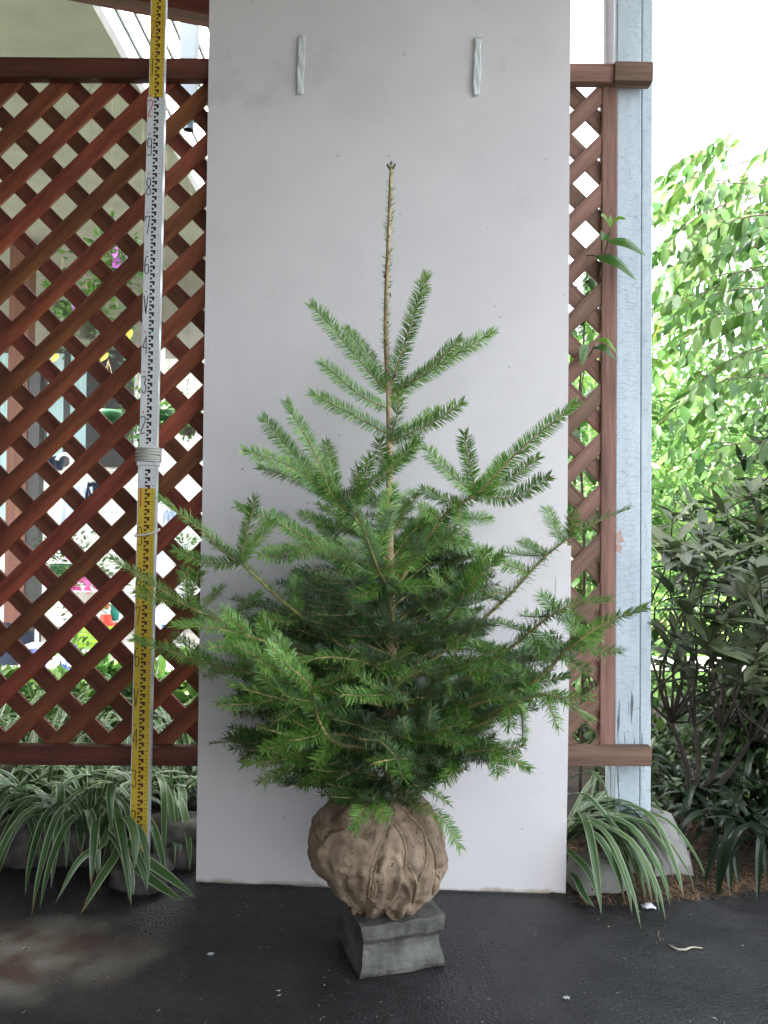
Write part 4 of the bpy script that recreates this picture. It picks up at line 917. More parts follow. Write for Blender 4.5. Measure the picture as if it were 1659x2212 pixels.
strap_leaf([D(255, 1800, 2.12), D(252, 1840, 2.08), D(215, 1900, 2.02), D(172, 1978, 1.96)], .021, pl, M['strap'], side=(1, .25, 0))
strap_leaf([D(240, 1790, 2.12), D(285, 1835, 2.04), D(355, 1885, 2.0), D(427, 1942, 1.97)], .024, pl, M['strap'], side=(.2, .7, .7))
strap_leaf([D(235, 1800, 2.12), D(290, 1868, 2.04), D(345, 1912, 2.0), D(398, 1948, 1.97)], .022, pl, M['strap'], side=(.2, .7, .7))
for P_, w_ in ((((245,1770,2.1),(275,1765,2.03),(292,1810,2.0),(290,1880,1.98)),.022), (((245,1800,2.1),(280,1820,2.03),(310,1880,2.0),(318,1925,1.99)),.018), (((240,1780,2.1),(290,1780,2.03),(315,1830,2.0),(322,1900,1.98)),.018), (((230,1790,2.1),(262,1830,2.03),(282,1890,2.0),(288,1935,1.99)),.02)):
    strap_leaf([D(*q) for q in P_], w_, pl, M['strap'], side=(1, .3, 0))
strap_leaf([D(235, 1780, 2.14), D(222, 1820, 2.08), D(170, 1860, 2.04), D(120, 1950, 2.0)], .017, pl, M['strap'], side=(1, .25, 0))
strap_leaf([D(255, 1700, 2.2), D(245, 1690, 2.1), D(238, 1720, 2.06), D(240, 1800, 2.05)], .023, pl, M['strap'], side=(1, .1, 0))
rights = [(1195, 2.20, 34, .29, (.9, -.45, 0), 'striped strap leaf clump arching right from behind the white board over the concrete footing'),
          (1245, 2.32, 16, .30, (.6, -.3, 0), 'smaller striped strap leaf clump between the white board and the light blue post')]
for px, Y, n, L, bi, lab in rights: strap_plant(PG(px, Y, .09), n, L, lab, w=.018, bias=bi, spread=1.05, hang=.9, rise=.36)
pr = bpy.data.objects['strap_leaf_plant.011']
for pts, w in (([(1215,1830,2.15),(1240,1850,2.08),(1275,1890,2.03),(1296,1955,2.0)],.022), ([(1220,1715,2.2),(1270,1722,2.14),(1330,1790,2.1),(1432,1888,2.04)],.02), ([(1220,1770,2.15),(1290,1775,2.1),(1350,1830,2.05),(1388,1925,2.02)],.02),
               ([(1220,1690,2.25),(1265,1668,2.2),(1300,1690,2.18),(1318,1745,2.16)],.019), ([(1220,1800,2.2),(1300,1800,2.1),(1370,1850,2.05),(1400,1900,2.02)],.02), ([(1225,1880,2.12),(1245,1900,2.06),(1262,1935,2.02),(1285,1960,2.0)],.018)):
    strap_leaf([D(*p) for p in pts], w, pr, M['strap'])
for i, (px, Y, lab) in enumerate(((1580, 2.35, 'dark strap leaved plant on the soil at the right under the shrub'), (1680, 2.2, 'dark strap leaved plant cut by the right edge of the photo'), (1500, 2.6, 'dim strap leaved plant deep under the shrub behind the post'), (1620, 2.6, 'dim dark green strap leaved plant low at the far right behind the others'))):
    strap_plant(PG(px, Y, .07), 20, .27, lab, w=.018, m='strap_shaded', group='strap leaved plants coloured dark with shade in the right hand bed')

# ---- stones edging the left bed
def stone(c, d, name='edging_stone', m='rock', seed=0):
    b = MB(); V = []; nu_, nv_ = 16, 10
    for j in range(nv_+1):
        for i in range(nu_):
            t = math.pi*j/nv_; w = 2*math.pi*i/nu_; p = Vector((math.sin(t)*math.cos(w), math.sin(t)*math.sin(w), math.cos(t)))
            p = Vector([math.copysign(abs(q)**.65, q) for q in p]); p *= 1+.22*noise.noise(p*1.6+Vector((seed, 0, 0)))
            V.append((p.x*d[0]/2, p.y*d[1]/2, p.z*d[2]/2))
    b.add(V, [(j*nu_+i, (j+1)*nu_+i, (j+1)*nu_+(i+1) % nu_, j*nu_+(i+1) % nu_) for j in range(nv_) for i in range(nu_)], 0, True)
    o = b.build(name, M[m]); o.location = c; return o
for i, (px, py, w, h, lab) in enumerate(((-60, 1860, .24, .12, 'dark stone at the far left foot of the bed, cut by the photo edge'), (60, 1850, .2, .11, 'dark edging stone under the drooping leaves at the left'), (150, 1855, .18, .12, 'dark edging stone left of the largest strap leaf clump'), (250, 1850, .17, .12, 'dark edging stone behind the hanging leaves beside the rod'),
        (352, 1850, .13, .07, 'low dark stone right of the foot of the measuring rod'), (395, 1790, .14, .07, 'upper dark stone beside the lower left edge of the white board'), (400, 1855, .12, .08, 'dark stone touching the bottom left corner of the white board'), (345, 1780, .10, .06, 'mossy stone stacked right of the measuring rod'))):
    p = D(px, py, 2.27); o = stone((p.x, 2.27, max(h/2-.01, p.z)), (w, .13, h), seed=i*3.1); tag(o, lab, 'stone', 'stones edging the left bed')
p = SB+sdir*FOOT; o = stone((p.x, p.y+.01, FOOT/2-.004), (.15, .12, FOOT+.006), seed=71); tag(o, 'low dark stone that the measuring rod stands on, behind hanging striped leaves', 'stone')
o = stone(tuple(G(1290, 1890, .03)), (.16, .12, .10), 'rounded_stone', 'concrete', 44); tag(o, 'rounded grey stone under the arching strap leaves left of the footing', 'stone')
# dry leaf and straw litter along the right bed edge; uncountable
def blades(name, N_, region, h, m, lean=.6, w=.0016, kind='stuff', parent=None):
    V = np.zeros((N_, 3, 3))
    for i in range(N_):
        x, y, z = region(); a = random.uniform(0, 6.28); l = h*random.uniform(.5, 1.3); d = Vector((math.cos(a)*lean, math.sin(a)*lean, random.uniform(.3, 1)*(1-lean*.7))).normalized(); s_ = d.cross(UP).normalized()*w
        p = Vector((x, y, z)); V[i] = [p-s_, p+s_, p+d*l]
    F = (np.arange(N_)*3)[:, None]+np.array([[0, 1, 2]])
    return link(name, fast_mesh(name, V.reshape(-1, 3), F), m, parent, kind)
def rr():
    x = random.uniform(.48, 1.3); y = bed_front(x)+random.uniform(.02, .4)**1.0; return x, y, max(0, bed_h(x, y))
tag(blades('dry_grass_litter', 5200, rr, .035, M['dry'], .9, .0012), 'brown dry grass and straw covering the soil right of the post footing', 'dry grass')
n_ = 2600; gp = []
for i in range(n_):
    x = random.uniform(.72, 2.4); y = random.uniform(2.38, 3.35); gp.append((x, y, max(0, bed_h(x, y))+random.uniform(.0, .06)))
GC = gp
def rl():
    x = random.uniform(-2.2, -.4); y = random.uniform(2.27, 2.7); return x, y, max(0, bed_h(x, y))
tag(blades('moss_tufts', 1500, rl, .02, M['leaf_dark'], .6), 'short dark green moss tufts on the soil of the left bed', 'moss')

# ================================================================== LITTER on the asphalt
b = MB()
for i in range(130):
    q = (random.uniform(-.9, 1.1), random.uniform(1.45, 2.15)); a = random.uniform(0, 3.14); l = random.uniform(.003, .011)
    b.tube([Vector((q[0], q[1], .0022)), Vector((q[0]+math.cos(a)*l*.5, q[1]+math.sin(a)*l*.5, .003)), Vector((q[0]+math.cos(a+.3)*l, q[1]+math.sin(a+.3)*l, .0022))], [.0004, .0006, .0003], 4)
o = b.build('litter_crumbs', mat('pale_litter', (.16, .15, .12), (.5, .48, .42), .8, island=.6), None, 'stuff'); tag(o, 'tiny pale fallen needles and crumbs scattered over the dark asphalt', 'litter')
b = MB()
for i in range(700):
    q = (random.uniform(-1.2, 1.3), random.uniform(1.42, 2.2)); s_ = random.uniform(.001, .0032); b.lathe([(s_, 0), (s_*.8, s_*.6), (0, s_*.9)], (q[0], q[1], 0), 5)
o = b.build('asphalt_grit', mat('grit', (.01, .01, .01), (.05, .05, .05), .7, island=.8), None, 'stuff'); tag(o, 'loose dark grit lying on the asphalt', 'grit')
q = [G(x, y, .004) for x, y in ((1445,2041),(1462,2050),(1480,2051),(1495,2046),(1517,2048))]
o = MB().tube(smoothpath(q, 14), [.0012+.0012*math.sin(i*.24) for i in range(14)], 6).build('fallen_twig', mat('pale_twig', (.42, .38, .3), rough=.8)); tag(o, 'small pale curved twig lying on the asphalt at the right', 'twig')
q = [G(x, y, .004) for x, y in ((1424,2010),(1422,2022),(1428,2035))]
o = MB().tube(smoothpath(q, 8), .0008, 5).build('fallen_twig', M['twine']); tag(o, 'short thin dull twig on the asphalt left of the pale curved one', 'twig')
c = G(1401, 1957, .008); V = []
for j in range(9):
    for i in range(11):
        u, v = i/10-.5, j/8-.5; V.append((c.x+u*.032, c.y+v*.02, .006+.009*(1-4*u*u)*(1-3*v*v)+.004*noise.noise((u*7, v*7, 3))))
o = link('white_petal', fast_mesh('white_petal', V, [(j*11+i, j*11+i+1, (j+1)*11+i+1, (j+1)*11+i) for j in range(8) for i in range(10)], True), M['white_petal']); tag(o, 'crumpled white petal at the bed edge below the post footing', 'petal')
for i, (px, py, lab) in enumerate(((455, 2062, 'tiny white fluff on the asphalt left of the concrete block'), (1223, 2157, 'tiny white fluff on the asphalt low at the right of the block'))):
    c = G(px, py, .003); b = MB()
    for k in range(7): a = k*.9; b.tube([c, c+Vector((math.cos(a)*.005, math.sin(a)*.004, .003)), c+Vector((math.cos(a)*.008, math.sin(a)*.007, .001))], [.0012, .0009, .0004], 4)
    tag(b.build('fluff', M['white_petal']), lab, 'fluff')

# ================================================================== LEAF TOOLS for the garden
def leaf_mesh(L, w, fold=.2, curl=.15, n=7, name='leaf', wide=.42):
    V = []
    for i in range(n+1):
        f = i/n; ww = w*math.sin(math.pi*min(1, f**(math.log(.5)/math.log(wide))))**.8*.5; z = -curl*L*f*f
        for k in (-1, -.5, 0, .5, 1): V.append((k*ww, f*L, z+abs(k)*fold*ww))
    F = [(i*5+k, i*5+k+1, (i+1)*5+k+1, (i+1)*5+k) for i in range(n) for k in range(4)]
    return fast_mesh(name, V, F, True)
def orient(pos, d, nrm_=None, s=1.0, roll=0.0):
    d = Vector(d).normalized(); nn = Vector(nrm_) if nrm_ is not None else UP
    x = d.cross(nn); x = x.normalized() if x.length > .05 else Vector((1, 0, 0)); z = x.cross(d)
    m = Matrix((x, d, z)).transposed().to_4x4() @ Matrix.Rotation(roll, 4, 'Y'); return Matrix.Translation(pos) @ m @ Matrix.Scale(s, 4)
def put_leaf(me, parent, mw):
    o = bpy.data.objects.new('leaf', me); COL.objects.link(o); o.parent = parent
    o.matrix_local = Matrix.Translation(-Vector(parent.location)) @ mw; return o
TV = np.array([(0, 0, 0), (-.36, .28, .05), (0, .3, 0), (.36, .28, .05), (-.42, .6, .02), (0, .62, -.05), (.42, .6, .02), (0, 1, -.16)], float)
TF = np.array([(0, 3, 2), (0, 2, 1), (2, 3, 6), (2, 6, 5), (1, 2, 5), (1, 5, 4), (5, 6, 7), (4, 5, 7)])
def crown(name, pos, dirs, L, wr, m, parent, rollr=1.0, kind=None):
    "many leaves as one mesh; pos, dirs (n,3); L (n,)"
    pos = np.asarray(pos, float); d = np.asarray(dirs, float); n = len(pos); d /= np.linalg.norm(d, axis=1, keepdims=True)
    nn = np.array([0, 0, 1.0])+rng.normal(0, .45*rollr, (n, 3)); x = np.cross(d, nn); x /= np.maximum(np.linalg.norm(x, axis=1, keepdims=True), 1e-6); z = np.cross(x, d)
    V = TV[None, :, 0:1]*x[:, None]*(np.asarray(L)[:, None, None]*wr)+TV[None, :, 1:2]*d[:, None]*np.asarray(L)[:, None, None]+TV[None, :, 2:3]*z[:, None]*np.asarray(L)[:, None, None]
    V += pos[:, None]; V -= np.array(parent.location if parent is not None else (0, 0, 0))
    F = (np.arange(n)*8)[:, None, None]+TF[None]
    return link(name, fast_mesh(name, V.reshape(-1, 3), F.reshape(-1, 3), True), m, parent, kind)
def bush(name, c, r, N_, L, m, label, cat, group=None, wr=.5, stem=True, sm='twig', clumps=40, ground=0):
    "shrub with a clumpy uneven crown"
    p = empty(name, (c[0], c[1], ground)); tag(p, label, cat, group); c = Vector(c); r = Vector(r)
    cc = []
    while len(cc) < clumps:
        q = Vector([random.uniform(-1, 1) for _ in range(3)])
        if .25 < q.length < 1: cc.append(q)
    pos, dr = [], []
    for i in range(N_):
        q = random.choice(cc); s_ = Vector([random.gauss(0, .17) for _ in range(3)]); w = q+s_
        pos.append((c.x+w.x*r.x, c.y+w.y*r.y, max(ground+.02, c.z+w.z*r.z))); dd = s_.normalized()*.8+q*.4+Vector((0, 0, random.uniform(-.5, .3))); dr.append(tuple(dd))
    crown('crown', pos, dr, L*rng.uniform(.7, 1.2, N_), wr, m, p, kind=None)
    if stem:
        b = MB(); base = Vector((c.x, c.y, ground))
        for q in cc[:max(6, clumps//3)]:
            e = c+Vector((q.x*r.x, q.y*r.y, q.z*r.z)); mid = (base+e)/2+Vector((random.uniform(-.1, .1)*r.x, 0, .1*r.z)); th = .012*max(r.x, .5)
            b.tube([Vector(k)-Vector(p.location) for k in smoothpath([base, mid, e], 8)], [th*(1-.1*i) for i in range(8)], 5)
        b.build('stems', M[sm], p)
    return p

# ---------------- far trees and hedge behind the garden (seen right of the post)
ft_specs = [(3.2, 15, 2.2, (2.6, 2, 2.4), 'leaf_far', 'pale green rounded tree beyond the lawn, just right of the post'), (7.0, 17, 2.6, (2.8, 2, 2.8), 'leaf_far', 'pale green tree beyond the lawn toward the right edge of the photo'),
            (1.0, 19, 2.4, (2.4, 2, 2.6), 'leaf_far', 'pale green tree far behind the right hand lattice strip'), (4.6, 13, 1.5, (1.6, 1.4, 1.7), 'leaf_far', 'lower pale green bush in front of the far trees'),
            (10.5, 18, 3.0, (2.8, 2, 3.2), 'leaf_far', 'tall pale green tree at the far right of the background'), (-2.0, 20, 2.4, (2.6, 2, 2.6), 'leaf_far', 'pale green tree far behind the white board')]
for x, y, z, r, m, lab in ft_specs: bush('far_tree', (x, y, z), r, 5200, .17, M[m], lab, 'tree', 'pale trees beyond the lawn', clumps=90)
def conifer(c, h, r, lab):
    p = empty('conifer', (c[0], c[1], 0)); tag(p, lab, 'conifer', 'grey green conifers in the far background'); pos, dr = [], []
    for i in range(3600):
        t = random.random()**.7; a = random.uniform(0, 6.28); rad = r*(1-t)*random.uniform(.3, 1)*(1+.25*math.sin(t*40)); pos.append((c[0]+rad*math.cos(a), c[1]+rad*math.sin(a), .6+t*h)); dr.append((math.cos(a), math.sin(a), -.35))
    crown('crown', pos, dr, .26*rng.uniform(.6, 1.2, 3600), .3, M['leaf_conifer'], p)
    MB().tube([(0, 0, 0), (0, 0, h)], [.12, .03], 6).build('trunk', M['twig'], p)
conifer((5.3, 21, 0), 7.2, 1.5, 'grey green conifer rising behind the pale trees right of the post')
conifer((2.6, 22, 0), 5.6, 1.3, 'smaller grey green conifer seen behind the lattice strip')

# ---------------- broadleaf tree at the right, twigs hanging with light green leaves
bt_ = empty('broadleaf_tree', (2.75, 3.6, 0)); tag(bt_, 'light green broadleaf tree with hanging leafy twigs filling the right background', 'tree')
lm = [leaf_mesh(.085, .036, .2, .2, wide=.47), leaf_mesh(.075, .030, .35, .35, wide=.5), leaf_mesh(.09, .036, .1, .1, wide=.47), leaf_mesh(.07, .027, .3, .5, wide=.5)]
for q in lm: q.materials.append(M['leaf_light_o'])
lmy = leaf_mesh(.08, .04, .2, .2); lmy.materials.append(M['leaf_yellow'])
b = MB(); loc0 = Vector(bt_.location); b.tube([Vector(p)-loc0 for p in smoothpath([(2.75, 3.6, 0), (2.7, 3.6, .9), (2.55, 3.5, 1.6), (2.6, 3.6, 2.6)], 14)], [.07-.003*i for i in range(14)], 9); b.build('trunk', M['twig'], bt_)
cand = []; twb = MB()
def top_limit(px):   # outline of the foliage against the sky
    return 1140-max(0, (px-1400))*0.9-620 + 60*math.sin(px*.05)
def twig_path(Y, px, py, L):
    e = D(px, py, Y); ang_ = random.uniform(-.5, .35); back = Vector((math.cos(ang_)*.8, random.uniform(-.1, .3), .25+random.uniform(-.1, .35))).normalized()*L
    s_ = e+back; mid = (s_+e)/2+Vector((0, 0, .10*L)); return smoothpath([s_, mid, e], 10)
for i in range(250):
    Y = random.uniform(2.7, 4.4); px = random.uniform(1415, 1760); py = random.uniform(330-(px-1410)*.45, 1200)
    if noise.noise((px*.013, py*.011, 7.7)) < (.10 if py < 520 else -.12) or (py < 600 and random.random() < .3): continue
    L = random.uniform(.28, .6); P = twig_path(Y, px, py, L)
    twb.tube([Vector(p)-loc0 for p in P], [.0035-.00028*k for k in range(10)], 4, cap=False)
    n = int(L/.030)
    for k in range(n):
        f = .25+.75*k/n; p = Vector(P[min(9, int(f*9.99))]); t = (Vector(P[9])-Vector(P[6])).normalized(); sd = t.cross(UP).normalized()*(1 if k % 2 else -1)
        d = (t*.5+sd*.6+Vector((random.uniform(-.3, .3), random.uniform(-.3, .3), random.uniform(-.9, .1)))).normalized()
        cand.append((Y, p, d))
for i in range(34):
    Y = random.uniform(2.8, 3.6); px = random.uniform(1400, 1480); py = random.uniform(370, 760); P = twig_path(Y, px, py, .38)
    twb.tube([Vector(p)-loc0 for p in P], [.003-.00022*k for k in range(10)], 4, cap=False)
    for k in range(13):
        f = .25+.75*k/13; p = Vector(P[min(9, int(f*9.99))]); t = (Vector(P[9])-Vector(P[6])).normalized(); sd = t.cross(UP).normalized()*(1 if k % 2 else -1)
        cand.append((Y, p, (t*.5+sd*.6+Vector((random.uniform(-.3, .3), random.uniform(-.3, .3), random.uniform(-.9, .1)))).normalized()))
twb.build('twigs', M['twig'], bt_)
cand.sort(key=lambda q: q[0])
for i, (Y, p, d) in enumerate(cand[:300]):
    put_leaf(lmy if i in (40, 151, 223) else random.choice(lm), bt_, orient(p, d, (random.uniform(-.6, .6), random.uniform(-.9, .2), 1), random.uniform(.6, 1.1)))
rest = cand[300:]
def cr(lo, hi, N_, Y0, Y1):
    out = []
    while len(out) < N_:
        px = random.uniform(1225, 1780); Y = random.uniform(Y0, Y1); py = random.uniform(lo, hi)
        lim = 680-(px-1400)*1.0 if px > 1400 else 680
        if py < lim+random.uniform(-60, 80): continue
        if noise.noise((px*.012, py*.012, Y*1.5)) < .02: continue
        out.append((Y, D(px, py, Y), Vector((random.uniform(-1, 1), random.uniform(-1, .4), random.uniform(-1.2, .2)))))
    return out
rest += cr(300, 1250, 2300, 3.6, 5.4)
crown('crown', [tuple(q[1]) for q in rest], [tuple(q[2]) for q in rest], .085*rng.uniform(.7, 1.2, len(rest)), .5, M['leaf_light'], bt_)
# darker lower fill of that tree and shrubs behind, down to the lawn
bush('garden_shrub', (3.3, 4.6, .62), (.85, .5, .55), 2600, .08, M['leaf_mid'], 'mid green leafy shrub behind the olive shrub at the right', 'shrub')
bush('garden_shrub', (3.6, 5.2, 1.3), (.9, .6, 1.4), 4500, .09, M['leaf_mid'], 'tall mid green shrub at the right edge behind the broadleaf tree', 'shrub')
bush('garden_shrub', (2.05, 6.6, .35), (1.0, .35, .35), 1800, .07, M['leaf_light'], 'low bright green shrub along the far side of the lawn', 'shrub')
bush('garden_shrub', (.95, 3.6, .55), (.42, .4, .6), 2200, .065, M['leaf_mid'], 'mid green shrub seen through the right hand lattice strip', 'shrub')

gc_ = crown('ground_cover', GC, [(random.uniform(-1, 1), random.uniform(-1, 1), random.uniform(.1, .9)) for _ in GC], .045*rng.uniform(.6, 1.3, len(GC)), .5, M['leaf_dark'], None, kind='stuff'); tag(gc_, 'low dark leafy ground cover under the shrubs at the right', 'ground cover')
# ---------------- olive leathery shrub (whorled leaves)
rh = empty('rhododendron', (D(1490, 1700, 2.55).x, 2.55, .05)); tag(rh, 'dark olive shrub with whorled leathery leaves and bare stems right of the post', 'shrub')
rl_ = [leaf_mesh(.10, .031, .25, .12, wide=.55), leaf_mesh(.09, .030, .3, .2, wide=.55), leaf_mesh(.115, .034, .2, .08, wide=.55)]
for q in rl_: q.materials.append(M['leaf_rhodo'])
wh = [(1478,1190,2.35),(1520,1150,2.5),(1545,1215,2.3),(1440,1262,2.3),(1600,1180,2.5),(1492,1300,2.25),(1560,1318,2.25),(1610,1290,2.4),(1458,1370,2.3),(1530,1385,2.2),(1585,1400,2.3),(1640,1240,2.3),(1636,1420,2.2),(1425,1170,2.45),
      (1440,1110,2.6),(1500,1090,2.7),(1570,1100,2.6),(1640,1130,2.6),(1655,1340,2.3),(1600,1450,2.3),(1500,1230,2.6),(1560,1260,2.6),(1470,1420,2.4),(1690,1200,2.5),(1690,1380,2.4),(1440,1210,2.7),(1620,1060,2.7),(1535,1180,2.7),(1660,1480,2.35),(1575,1340,2.7)]
hub = Vector((D(1490, 1700, 2.55).x, 2.55, .05)); tips = []
for w_ in wh:
    c = D(max(w_[0], 1455), w_[1], w_[2]); tips.append(c); out = Vector((random.uniform(-.35, .35), random.uniform(-.5, .1), 1)).normalized(); a0 = random.uniform(0, 6); s1 = out.orthogonal().normalized(); s2 = out.cross(s1)
    for k in range(11):
        a = a0+k*2.4; r_ = s1*math.cos(a)+s2*math.sin(a); el = random.uniform(-.15, .95); put_leaf(random.choice(rl_), rh, orient(c-out*.004*k, r_*math.cos(el)+out*math.sin(el), out, random.uniform(.8, 1.15)))
forks = [D(1450, 1560, 2.5), D(1500, 1570, 2.55), D(1560, 1580, 2.5), D(1620, 1600, 2.45)]
for fk in forks:
    b = MB(); mine = [t for t in tips if min(forks, key=lambda f: (f-t).length) is fk]
    b.tube([Vector(p)-hub for p in smoothpath([hub, (hub+fk)/2+Vector((.02, 0, 0)), fk], 8)], [.011-.0008*i for i in range(8)], 7)
    for t in mine: b.tube([Vector(p)-hub for p in smoothpath([fk, (fk*.6+t*.4)+Vector((random.uniform(-.07, .07), random.uniform(-.08, .08), random.uniform(-.06, .02))), (fk*.25+t*.75)+Vector((random.uniform(-.05, .05), random.uniform(-.05, .05), random.uniform(-.04, .01))), t], 9)], [.0048-.00038*i for i in range(9)], 5)
    b.build('stem', M['dark_twig'], rh)
# dense dark growth behind and right of it (rear foliage of the same bed)
bush('dark_shrub', (1.55, 2.95, .75), (.42, .3, .55), 4200, .075, M['leaf_dark'], 'dense dark green shrub behind the olive shrub at the right edge', 'shrub', wr=.35, clumps=70, sm='dark_twig')
bush('dark_shrub', (1.9, 2.3, .55), (.45, .55, .6), 4200, .075, M['leaf_dark'], 'dense dark green shrub added unseen past the right edge to hold back light', 'shrub', wr=.35, clumps=70, sm='dark_twig')  # out of view, added to occlude light from the right
bush('dark_shrub', (1.42, 3.1, .2), (.26, .2, .18), 1300, .06, M['leaf_dark'], 'small dark bush beyond the bare stems, right of the bright lawn patch', 'shrub', wr=.35, clumps=30, sm='dark_twig')
bush('dark_shrub', (1.5, 2.9, .22), (.30, .25, .2), 1500, .06, M['leaf_dark'], 'low dark shrub in the shade below the olive shrub', 'shrub', wr=.35, clumps=40, sm='dark_twig')

# ---------------- sapling poking through the lattice beside the post
sp = empty('climbing_sapling', (D(1262, 1500, 2.4).x, 2.45, .1)); tag(sp, 'slender sapling with glossy leaves poking through the lattice beside the post', 'sapling')
S0 = Vector(sp.location); b = MB()
stem = smoothpath([S0, D(1262, 1200, 2.42), D(1250, 900, 2.40), D(1262, 700, 2.36), D(1240, 600, 2.33)], 20); b.tube([Vector(p)-S0 for p in stem], [.005-.00018*i for i in range(20)], 5)
for pts in ([(1262,700,2.36),(1285,640,2.27),(1305,555,2.19),(1318,500,2.165)], [(1240,600,2.33),(1262,556,2.25),(1284,552,2.19)], [(1250,900,2.4),(1262,800,2.28),(1285,745,2.19)]):
    b.tube([Vector(p)-S0 for p in smoothpath([D(*q) for q in pts], 8)], .0018, 5)
b.build('stem', M['twig'], sp)
def free_leaf(base, mid, tip, w, m, parent, side=None):
    n = 9; P = smoothpath([base, mid, tip], n+1); V = []; o0 = Vector(parent.location)
    for i in range(n+1):
        t = Vector(P[min(i+1, n)]-P[max(0, i-1)]).normalized(); s_ = (Vector(side)-t*Vector(side).dot(t)).normalized(); u_ = s_.cross(t)
        f = i/n; ww = w*(math.sin(math.pi*min(1, f**.85))**.75)*.5+.0003
        for k in (-1, -.5, 0, .5, 1): V.append(Vector(P[i])+s_*k*ww+u_*abs(k)*ww*.22-o0)
    return link('leaf', fast_mesh('leaf', [tuple(v) for v in V], [(i*5+k, i*5+k+1, (i+1)*5+k+1, (i+1)*5+k) for i in range(n) for k in range(4)], True), m, parent)
gl = mat('glossy_sapling_leaf', (.05, .13, .025), (.08, .18, .035), .25, scale=20, transl=.25)
yl = mat('young_sapling_leaf', (.16, .32, .03), (.22, .4, .05), .35, transl=.4)
for bs, md, tp, w, m, sd in (((1310,520,2.165),(1352,522,2.15),(1395,552,2.14),.034,gl,(.3,.6,1)), ((1284,552,2.19),(1330,562,2.16),(1374,604,2.15),.036,gl,(.3,.6,1)), ((1318,512,2.165),(1300,512,2.165),(1299,497,2.15),.024,gl,(.4,.4,1)),
        ((1318,490,2.165),(1305,468,2.16),(1298,466,2.15),.014,yl,(.2,.5,1)), ((1318,490,2.165),(1335,470,2.16),(1353,474,2.15),.014,yl,(.2,.5,1)), ((1318,492,2.165),(1318,478,2.16),(1320,464,2.16),.012,yl,(1,.3,0)),
        ((1280,750,2.2),(1305,750,2.17),(1330,778,2.16),.020,gl,(.3,.6,1)), ((1285,735,2.2),(1310,735,2.17),(1335,765,2.16),.016,yl,(.3,.6,1)), ((1270,745,2.21),(1262,760,2.2),(1258,790,2.2),.03,gl,(1,.5,0)),
        ((1262,700,2.36),(1250,690,2.35),(1235,720,2.34),.05,gl,(.5,.5,.8)), ((1255,860,2.38),(1272,850,2.35),(1290,870,2.33),.05,gl,(.5,.5,.8)), ((1262,1000,2.4),(1275,1010,2.35),(1285,1050,2.3),.045,gl,(.9,.3,.2)),
        ((1258,1230,2.4),(1275,1200,2.36),(1290,1150,2.33),.055,gl,(.9,.3,.2)), ((1258,620,2.35),(1275,600,2.34),(1290,640,2.33),.05,gl,(.6,.5,.6)), ((1250,930,2.39),(1235,950,2.36),(1228,990,2.35),.045,gl,(.9,.4,.1)), ((1258,760,2.36),(1245,775,2.35),(1238,812,2.34),.04,yl,(.9,.4,.1))):
    free_leaf(D(*bs), D(*md), D(*tp), w, m, sp, sd)

# ================================================================== HOUSE beyond the left lattice
YH = 7.2
house = empty('house', (-3, YH, 0)); tag(house, 'white tiled house wall with sliding window and beige eave beyond the left lattice', 'house'); HL = Vector(house.location)
def hb(name, c, d, m, par=house): o = MB().box(Vector(c)-HL, d).build(name, m, par); return o
hb('wall', (-3.2, YH+.12, 1.55), (7.2, .2, 3.2), M['grout'])
hb('upper_wall', (-3.2, YH+.015, 2.78), (7.2, .03, .64), M['soffit'])
hb('soffit', (-4.9, 5.2, 3.12), (7.32, 4.2, .06), M['soffit'])
tm = MB().box((0, 0, 0), (.106, .012, .086)).mesh('tile'); tm.materials.append(M['tile']); ix = 0
for iz in range(18):
    for ixx in range(16):
        x = -2.93+ixx*.11; z = .35+iz*.09
        o = bpy.data.objects.new('tile', tm); COL.objects.link(o); o.parent = house; o.location = Vector((x, YH+.013+random.uniform(0, .001), z))-HL
b = MB()
for ixx in range(-40, 24):
    for iz in range(-4, 24):
        x = -2.93+ixx*.11; z = .35+iz*.09
        if (0 <= ixx < 16 and 0 <= iz < 18) or z < .02: continue
        if z > 2.4 or x > .35 or x < -6.6: continue
        b.box(Vector((x, YH+.013, z))-HL, (.106, .012, .086))
o = b.build('wall_tiles', M['tile'], house, 'stuff')
win = hb('window_frame', (-2.62, YH-.01, 1.93), (.86, .05, 1.02), M['black'])
gx = lambda px: (px-W2)/FPX*YH
for i, (a, c) in enumerate(((103, 137), (152, 186))):
    o = MB().box((0, 0, 0), (gx(c)-gx(a), .012, .94)).build('pane', M['curtain'], win); o.location = Vector(((gx(a)+gx(c))/2, YH-.037, 1.93))-HL
# second window left and brown post
hb('window_frame', (-3.38, YH-.01, 1.6), (.34, .05, 1.7), M['black']); 
o = hb('pane', (-3.38, YH-.04, 1.6), (.28, .012, 1.6), M['curtain'])
o = MB().box((0, 0, .0), (.15, .12, 3.05)).build('timber_pillar', M['brown_post']); p = D(41, 1100, 6.3); o.location = (p.x, 6.3, 1.54); tag(o, 'brown timber pillar holding the eave behind the far left lattice', 'pillar')
o = MB().box((0, 0, .0), (.09, .10, 2.2)).build('pillar_shadow', M['black']); p = D(75, 1100, 6.3); o.location = (p.x, 6.3, 1.1); tag(o, 'narrow black strip standing for the shadow side of the brown timber pillar', 'upright')  # black strip paints the pillar's shadow side
o = MB().box((0, 0, 0), (.055, .06, .72)).lathe([(.02,-.40),(.02,-.36)], n=10).build('downpipe', M['slate_post']); p = D(410, 60, 3.0); o.location = (p.x, 3.0, 2.76); tag(o, 'short dark slate blue downpipe hanging in front of the striped awning beside the white board', 'downpipe')
aw = empty('awning', (-.6, 5, 3.1)); tag(aw, 'white translucent ribbed awning roof above the left lattice', 'awning')
MB().box((.05, 0, .03), (1.25, 4.3, .004)).build('translucent_sheet', M['poly'], aw)
